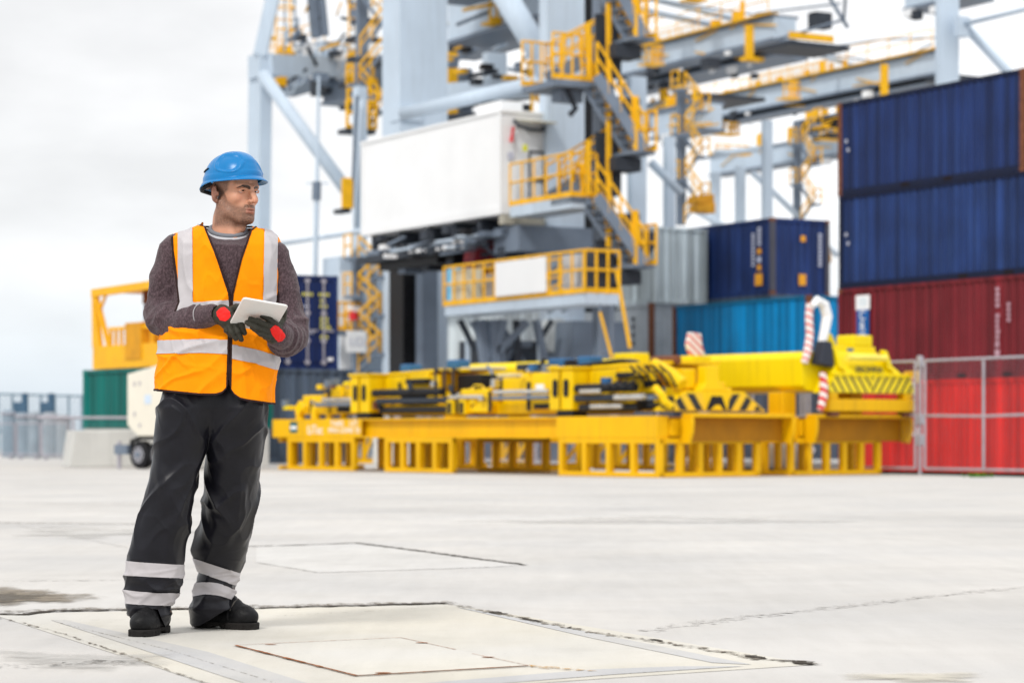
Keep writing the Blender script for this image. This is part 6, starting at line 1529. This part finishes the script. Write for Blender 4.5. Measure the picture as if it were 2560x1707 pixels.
def skinmat():
    m=bpy.data.materials.new('weathered_skin'); m.use_nodes=True; nt=m.node_tree; N=nt.nodes; L=nt.links; b=N['Principled BSDF']
    b.inputs['Roughness'].default_value=.48; b.inputs['Specular IOR Level'].default_value=.4
    b.inputs['Subsurface Weight'].default_value=.12; b.inputs['Subsurface Radius'].default_value=(.010,.004,.002); b.inputs['Subsurface Scale'].default_value=.5
    tc=N.new('ShaderNodeTexCoord')
    def noise(sc,det=5):
        n=N.new('ShaderNodeTexNoise'); n.inputs['Scale'].default_value=sc; n.inputs['Detail'].default_value=det; L.new(tc.outputs['Object'],n.inputs['Vector']); return n.outputs['Fac']
    def attr(a): n=N.new('ShaderNodeAttribute'); n.attribute_name=a; return n.outputs['Fac']
    def mixc(f,A,B):
        x=N.new('ShaderNodeMix'); x.data_type='RGBA'
        L.new(f,x.inputs['Factor'])
        if isinstance(A,tuple): x.inputs['A'].default_value=(*A,1)
        else: L.new(A,x.inputs['A'])
        x.inputs['B'].default_value=(*B,1); return x.outputs['Result']
    def mr(f,a,b_,c,d): r=N.new('ShaderNodeMapRange'); r.inputs['From Min'].default_value=a; r.inputs['From Max'].default_value=b_; r.inputs['To Min'].default_value=c; r.inputs['To Max'].default_value=d; L.new(f,r.inputs['Value']); return r.outputs[0]
    def mul(a,c): k=N.new('ShaderNodeMath'); k.operation='MULTIPLY'; L.new(a,k.inputs[0]); L.new(c,k.inputs[1]); return k.outputs[0]
    col=mixc(mr(noise(35),.35,.7,0,.35),(.60,.305,.195),(.50,.225,.135))
    col=mixc(mul(attr('red'),mr(noise(60),.2,.7,.35,.6)),col,(.46,.12,.07))
    hairn=mr(noise(620,3),.36,.60,.35,1.0)
    col=mixc(mul(attr('stubble'),hairn),col,(.055,.032,.024)); col=mixc(attr('lips'),col,(.36,.15,.115))
    col=mixc(mul(attr('buzz'),mr(noise(500,3),.35,.6,.55,1)),col,(.030,.020,.016)); col=mixc(mul(attr('brow'),mr(noise(420,3),.3,.5,.7,1)),col,(.014,.009,.007))
    L.new(col,b.inputs['Base Color'])
    bp=N.new('ShaderNodeBump'); bp.inputs['Strength'].default_value=.35; bp.inputs['Distance'].default_value=.002; L.new(noise(300,5),bp.inputs['Height']); L.new(bp.outputs[0],b.inputs['Normal'])
    return m
M['skin']=skinmat()
bo=mkmesh('body',V,Q,M['skin'],man,attr=dict(stubble=stub,lips=lips,brow=brow,buzz=buzz,red=red))
# eyes
eyem=bpy.data.materials.new('eyeball'); eyem.use_nodes=True; eb=eyem.node_tree.nodes['Principled BSDF']; eb.inputs['Base Color'].default_value=(.52,.47,.45,1); eb.inputs['Roughness'].default_value=.12
irm=mat('grey_brown_iris',(.035,.022,.016),.15,var=.3,scale=400)
for s in (-1,1):
    c=Vector(to_world((s*.031,-.0722,-.0010))); me=bpy.data.meshes.new('eyeball'); bm=bmesh.new(); bmesh.ops.create_uvsphere(bm,u_segments=24,v_segments=16,radius=.0120); bm.to_mesh(me); bm.free()
    for p in me.polygons: p.use_smooth=True
    me.materials.append(eyem); o=bpy.data.objects.new('eyeball',me); COL.objects.link(o); o.parent=man; me.transform(Matrix.Translation(c)); o.matrix_parent_inverse=Matrix.Translation(man.location).inverted()
    g=Vector(RH@np.array([.10,-1,.0])).normalized(); e=g.cross(Vector((0,0,1))).normalized(); u=e.cross(g)
    b=MB(); pc=c+g*.0116; b.tube([pc,pc+g*.0009],[.0058,.0050],16); b.build('iris',irm,o,smooth=False)

# ---- hard hat --------------------------------------------------------------
HT=math.radians(-4); Rt=np.array([[1,0,0],[0,math.cos(HT),-math.sin(HT)],[0,math.sin(HT),math.cos(HT)]])
RHat=RH@Rt; HO=HC+RH@np.array([0,.010,.038])*HS
nphi,nth=200,84; V=[]; 
def hat_pt(phi,t):
    """phi around (0 = front), t in 0..1 dome from rim to crown"""
    c,s=math.cos(phi),math.sin(phi)
    rx,ryf,ryb,hh=.099,.121,.124,.106
    th=t*math.pi/2; k=math.cos(th)**.86; z=hh*math.sin(th)**.95
    y=-c*k*(ryf if c>0 else ryb); x=s*k*rx
    d=0.
    ax=abs(x)
    # raised centre crest between two grooves
    cr=.024+.010*max(0,-y/.13)
    if t>.30:
        f=min(1,(t-.30)/.10); d+=.0030*f*(1/(1+math.exp(min(50,(ax-cr)/.0016))))-.0026*f*math.exp(-((ax-cr-.0015)/.0018)**2)
    # side panel: recess with a raised rounded frame
    py,pz=y+.052,z-.058; q=(abs(py/.040))**3+(abs((pz-.25*py)/.028))**3
    if ax>.03:
        d-=.0045/(1+math.exp(min(50,(q-1)*7))); d+=.0035*math.exp(-((q-1.75)/.55)**2)
    # low swage line above the brim
    d+=.0030/(1+math.exp(min(50,(z-.022)/.0025)))
    n=Vector((x/rx**2,y/.128**2,max(z,.004)/hh**2)).normalized()
    return (x+n.x*d,y+n.y*d,z+n.z*d)
def rim_z(phi):
    c=math.cos(phi); return .004*math.cos(2*phi)-.010*max(0,-c)**2+ .006*max(0,c)**2
for i in range(nphi):
    phi=2*math.pi*i/nphi
    for j in range(nth):
        x,y,z=hat_pt(phi,j/(nth-1)*.998); V.append((x,y,z+rim_z(phi)*(1-j/(nth-1))))
Fq=[]
for i in range(nphi):
    i2=(i+1)%nphi
    for j in range(nth-1): Fq.append((i*nth+j,i2*nth+j,i2*nth+j+1,i*nth+j+1))
top=len(V); V.append((0,0.0,.108)); 
nb=9; base=len(V)
for i in range(nphi):
    phi=2*math.pi*i/nphi; c,s=math.cos(phi),math.sin(phi); x0,y0,z0=V[i*nth]
    w=.007+.019*max(0,c)**1.8+.009*max(0,-c)**1.5; drop=.007+.005*max(0,c)+.022*max(0,-c)**1.2
    nx_,ny_=s/.104,-c/.128; l=math.hypot(nx_,ny_); nx_/=l; ny_/=l
    for j in range(1,nb+1):
        t=j/nb; V.append((x0+nx_*w*t,y0+ny_*w*t,z0-drop*t**1.5-(.006*max(0,c)**2)*t*t))
def bi(i,j): return (i%nphi)*nth if j==0 else base+(i%nphi)*nb+j-1
for i in range(nphi):
    for j in range(nb): Fq.append((bi(i,j+1),bi(i+1,j+1),bi(i+1,j),bi(i,j)))
V=np.array(V)@RHat.T*HS+HO
hatm=mat('blue_hard_hat_plastic',(.0,.165,.43),.26,var=.04,scale=8,spec=.32,coat=.0)
Fq=np.array(Fq); hat=mkmesh('hard_hat',V,Fq,hatm,man,thick=.003,off=-1)
# cap the crown pole
b=MB(); rg=[Vector(V[i*nth+nth-1]) for i in range(nphi)]; b.add(rg,[tuple(range(nphi))]); b.build('crown_button',hatm,hat)
hw=lambda p: Vector(HO+RHat@np.array(p,float)*HS)
blk=mat('vent_black',(.006,.006,.008),.6)
for s in (-1,1):
    for (a,c_) in ((.55,.66),):
        pts=[]
        for q in np.linspace(0,1,7):
            phi=s*math.radians(108+26*q); x,y,z=hat_pt(phi,.20+.05*(1-q)); n=Vector((x/.104**2,y/.128**2,z/.122**2)).normalized(); pts.append(hw((x+n.x*.001,y+n.y*.001,z+n.z*.001)))
        b=MB(); b.tube(pts,.0032,6); b.build('vent_slot',blk,hat)
b=MB(); b.obox(hw((-.006,.030,.105)),Vector(RHat@np.array([.012,0,0])),Vector(RHat@np.array([0,.016,-.003])),Vector(RHat@np.array([0,0,.004]))); b.build('crown_clip',blk,hat)
# suspension: nape strap and white lining seen below the rear brim
b=MB(); b.tube([hw((-.086+.0*k,.02+.018*k,-.012-.006*k)) if k<4 else hw((-.07+.035*(k-4),.098+.008*(k-4),-.034-.004*(k-4))) for k in range(7)],.0075,8); b.build('nape_strap',blk,hat,smooth=True)
b=MB(); b.tube([hw((-.082,.02,-.006)),hw((-.078,.05,-.010)),hw((-.066,.080,-.016)),hw((-.04,.098,-.020))],.009,8); b.build('lining',mat('pale_lining',(.55,.50,.50),.7),hat,smooth=True)
for s in (-1,1): b=MB(); c=hw((s*.111,-.012,-.012)); b.tube([c,c+Vector(RHat@np.array([s*.003,0,-.004]))],.0045,10); b.build('clip_knob',hatm,hat)

# ---- gloves ----------------------------------------------------------------
def glove(name,prims,lo,hi,h=.0021,k=.006,red=None):
    P=sn_grid(lo,hi,h); d=None; fg=None
    for q,pr in enumerate(prims):
        c=chain(P,pr,.004)
        if q<2: d=c if d is None else smin(d,c,k)
        else: fg=c if fg is None else smin(fg,c,.0012)
    d=smin(d,fg,.006)
    d=d-.0010*vnoise(P,190,2)-.0008*vnoise(P,90,5)
    V,Q=surface_nets(d.astype(f32),lo,h); V=lap_smooth(V,Q,1,.4); T=tri(Q)
    if red is None: mkmesh(name,V,T,M['glove'],man); return
    g=red(V); (a,at),(b,bt)=clip(V,T,g,True)
    o=mkmesh(name,b,bt,M['glove'],man); split_build('red_cuff_patch',a+vnormals(a,at)*.0012,at,M['gred'],o,minv=80,weld=.0006)
def finger(*p): return [(MP(x,y,dy),r) for x,y,dy,r in p]
# his left hand under the tablet
pr=[finger((706,838,-.20,.030),(694,836,-.225,.031),(683,829,-.25,.030)),
    finger((690,822,-.245,.024),(674,822,-.27,.020),(668,836,-.262,.021),(682,842,-.245,.026)),
    finger((689,812,-.262,.0125),(674,799,-.283,.0118),(656,789,-.290,.0108)),        # index
    finger((676,818,-.285,.0125),(648,804,-.312,.0118),(626,798,-.305,.0105)),        # middle
    finger((668,828,-.287,.0125),(641,818,-.310,.0118),(618,806,-.300,.0105)),        # ring
    finger((672,842,-.275,.0118),(651,833,-.295,.0108),(631,819,-.290,.0095)),        # little
    finger((698,812,-.235,.0140),(708,795,-.215,.0125),(711,778,-.235,.0115))]        # thumb over the near edge
def redL(V):
    x,y=pxy(V); dx,dy=x-696,y-836; u=dx*.80-dy*.60; v=dx*.60+dy*.80
    e=np.array([MN.noise(Vector(q*90)) for q in V]); return np.where(V[:,1]<YM-.205,1-(np.abs(u)/13)**2.6-(np.abs(v)/25)**2.6+.25*e,-1.)
glove('glove',pr,np.array(MP(600,868,-.36)),np.array([MP(735,765,-.15)[0],YM-.15,MP(735,765,-.15)[2]]),red=redL)
# his right hand, palm behind the tablet, two fingers hanging below it
pr=[finger((531,786,-.16,.033),(550,789,-.185,.033),(566,797,-.20,.031)),
    finger((556,778,-.195,.026),(575,785,-.21,.024),(583,800,-.215,.024),(565,806,-.20,.024)),
    finger((572,812,-.215,.0125),(580,831,-.225,.0118),(590,846,-.22,.0105)),
    finger((586,806,-.222,.0125),(595,829,-.232,.0118),(603,848,-.225,.0105)),
    finger((592,797,-.222,.0125),(604,812,-.236,.0115),(611,832,-.222,.0100)),
    finger((562,812,-.205,.0118),(567,826,-.212,.0108),(577,838,-.205,.0095)),
    finger((574,776,-.21,.0135),(590,768,-.225,.0125),(606,766,-.23,.0115))]
def redR(V):
    x,y=pxy(V); dx,dy=x-562,y-783; u=dx*.75+dy*-.66; v=dx*.66+dy*.75
    e=np.array([MN.noise(Vector(q*90)) for q in V]); return np.where(V[:,1]<YM-.18,1-(np.abs(u+4)/16)**2.4-(np.abs(v)/17)**2.4+.25*e,-1.)
glove('glove',pr,np.array(MP(520,868,-.29)),np.array([MP(625,750,-.12)[0],YM-.12,MP(625,750,-.12)[2]]),red=redR)

# ---- boots -----------------------------------------------------------------
def boot(toe,heel,label_yaw=None):
    """toe, heel: ground points (x,y) of the sole's two ends"""
    tx,ty=toe; hx,hy=heel; Lb=math.hypot(tx-hx,ty-hy); f=np.array([(tx-hx)/Lb,(ty-hy)/Lb]); s=np.array([-f[1],f[0]])
    lo=np.array([min(tx,hx)-.08,min(ty,hy)-.08,-.004]); hi=np.array([max(tx,hx)+.08,max(ty,hy)+.08,.17]); h=.0030
    P=sn_grid(lo,hi,h); a=(P[0]-f32(hx))*f32(f[0])+(P[1]-f32(hy))*f32(f[1]); c=(P[0]-f32(hx))*f32(s[0])+(P[1]-f32(hy))*f32(s[1]); L=(a,c,P[2]); k=Lb/.30
    up=ell(L,(.232*k,0,.050),(.070*k,.049,.047)); up=smin(up,ell(L,(.165*k,0,.055),(.09*k,.044,.050)),.03)
    up=smin(up,ell(L,(.055*k,0,.060),(.056*k,.040,.055)),.03); up=smin(up,chain(L,[((.075*k,0,.06),.044),((.085*k,0,.15),.044)],.02),.03)
    up=smin(up,chain(L,[((.10*k,0,.135),.036),((.185*k,0,.092),.033)],.02),.02)
    up=smax(up,f32(.022)-P[2],.004); up=up-.0012*vnoise(P,70,2)-.0016*np.maximum(0,1-np.abs((a-.185*k)/.02))*np.sin(a*300)
    V,Q=surface_nets(up.astype(f32),lo,h); V=lap_smooth(V,Q,1,.4); o=mkmesh('boot',V,Q,M['boot'],man)
    # outline of the sole as a rounded 2D shape
    def sole2d(gr=0.):
        q=np.sqrt((np.maximum(np.abs(a-.225*k)-.028*k,0))**2+(c*1.0)**2)-(.052+gr)
        q2=np.sqrt((np.maximum(np.abs(a-.06*k)-.02*k,0))**2+c**2)-(.041+gr)
        q3=np.sqrt((np.maximum(np.abs(a-.14*k)-.07*k,0))**2+c**2)-(.038+gr); return smin(smin(q,q2,.02),q3,.03)
    arch=.011*np.exp(-((a-.115*k)/.028)**2)
    so_=smax(sole2d(-.003),np.maximum(P[2]-f32(.029)+0*a,f32(.0005)+arch-P[2]),.004)
    tread=np.maximum(np.sin(a*210)-.55,0)*.006*(P[2]<.018); so_=np.maximum(so_,so_+tread)
    V,Q=surface_nets(so_.astype(f32),lo,h); mkmesh('sole',V,Q,M['sole'],o)
    W3=lambda aa,cc,z: Vector((hx+f[0]*aa+s[0]*cc,hy+f[1]*aa+s[1]*cc,z))
    ia=lambda aa,cc: (int(round((hx+f[0]*aa+s[0]*cc-lo[0])/h)),int(round((hy+f[1]*aa+s[1]*cc-lo[1])/h)))
    def topz(aa,cc):
        i_,j_=ia(aa,cc); colz=np.nonzero(up[i_,j_,:]<0)[0]; return float(lo[2]+h*colz.max()) if len(colz) else .1
    for i,(aa,z) in enumerate(((.188,0),(.168,0),(.148,0),(.128,0))):
        b=MB(); b.tube([W3(aa*k+e_*.006,cc,topz(aa*k,cc)+.003) for cc,e_ in ((-.030,0),(-.018,.6),(-.006,1),(.006,-1),(.018,-.6),(.030,0))],.0036,6); b.build('lace',M['lace'],o,smooth=True)
    for q in range(6):
        b=MB(); t0=W3(.155*k,0,topz(.155*k,0)+.003); b.tube([t0,t0+Vector((math.cos(q*1.1)*.014,math.sin(q*1.1)*.014,.010)),t0+Vector((math.cos(q*1.1)*.028,math.sin(q*1.1)*.024,-.010))],.0032,6); b.build('lace',M['lace'],o,smooth=True)
    b=MB(); b.tube([W3(.198*k,-.045,topz(.198*k,-.045)+.0015),W3(.205*k,-.025,topz(.205*k,-.025)+.0015),W3(.207*k,0,topz(.207*k,0)+.0015),W3(.205*k,.025,topz(.205*k,.025)+.0015),W3(.198*k,.045,topz(.198*k,.045)+.0015)],.0028,6); b.build('stitched_seam',mat('grey_stitching',(.10,.09,.08),.8) if 'grey_stitching' not in bpy.data.materials else bpy.data.materials['grey_stitching'],o,smooth=True)
def gp(px,py): v=G(px,py); return (v.x,v.y)
t1=gp(343,1594); boot((t1[0]-.004,t1[1]+.015),(t1[0]+.060,t1[1]+.290))
t2=gp(640,1575); h2_=gp(481,1561); boot((t2[0],t2[1]+.02),(t2[0]-.250,t2[1]+.150))

# ---- tablet ----------------------------------------------------------------
yb=YM-.215
TL,TR,BL=[Vector([float(c) for c in p]) for p in (MP(608,744,-.415),MP(721,764,-.365),MP(551,808,-.225))]
ex=(TR-TL).normalized(); ey=(BL-TL); ey=(ey-ex*ey.dot(ex)); Lx=(TR-TL).length; Ly=ey.length; ey.normalize(); ez=ex.cross(ey).normalized()
if ez.z<0: ez=-ez
tb=thing('tablet','thin white tablet computer held level at chest height by the man','tablet',TL)
def rr(inset,z,rad=.012,n=6):
    x0,x1,y0,y1=inset,Lx-inset,inset,Ly-inset; pts=[]
    for cx_,cy_,a0 in ((x1-rad,y1-rad,0),(x0+rad,y1-rad,90),(x0+rad,y0+rad,180),(x1-rad,y0+rad,270)):
        for i in range(n+1): a=math.radians(a0+90*i/n); pts.append(TL+ex*(cx_+rad*math.cos(a))+ey*(cy_+rad*math.sin(a))+ez*z)
    return pts
b=MB(); rings=[rr(.004,-.0045),rr(.0012,-.0032),rr(0,-.001),rr(0,.002),rr(.001,.0035),rr(.003,.0042)]; n=len(rings[0]); vs=[v for r_ in rings for v in r_]; fs=[tuple(range(n)),tuple(reversed(range(5*n,6*n)))]
for q in range(5):
    for i in range(n): fs.append((q*n+i,(q+1)*n+i,(q+1)*n+(i+1)%n,q*n+(i+1)%n))
b.add(vs,fs); o=b.build('shell',mat('white_tablet_shell',(.78,.76,.74),.35,var=.02),tb)
bm=bmesh.new(); bm.from_mesh(o.data); bmesh.ops.recalc_face_normals(bm,faces=bm.faces); bm.to_mesh(o.data); bm.free()
b=MB(); b.prism(rr(.012,.0044),ez*.0006); b.build('screen',mat('tablet_glass',(.02,.02,.025),.1),tb)
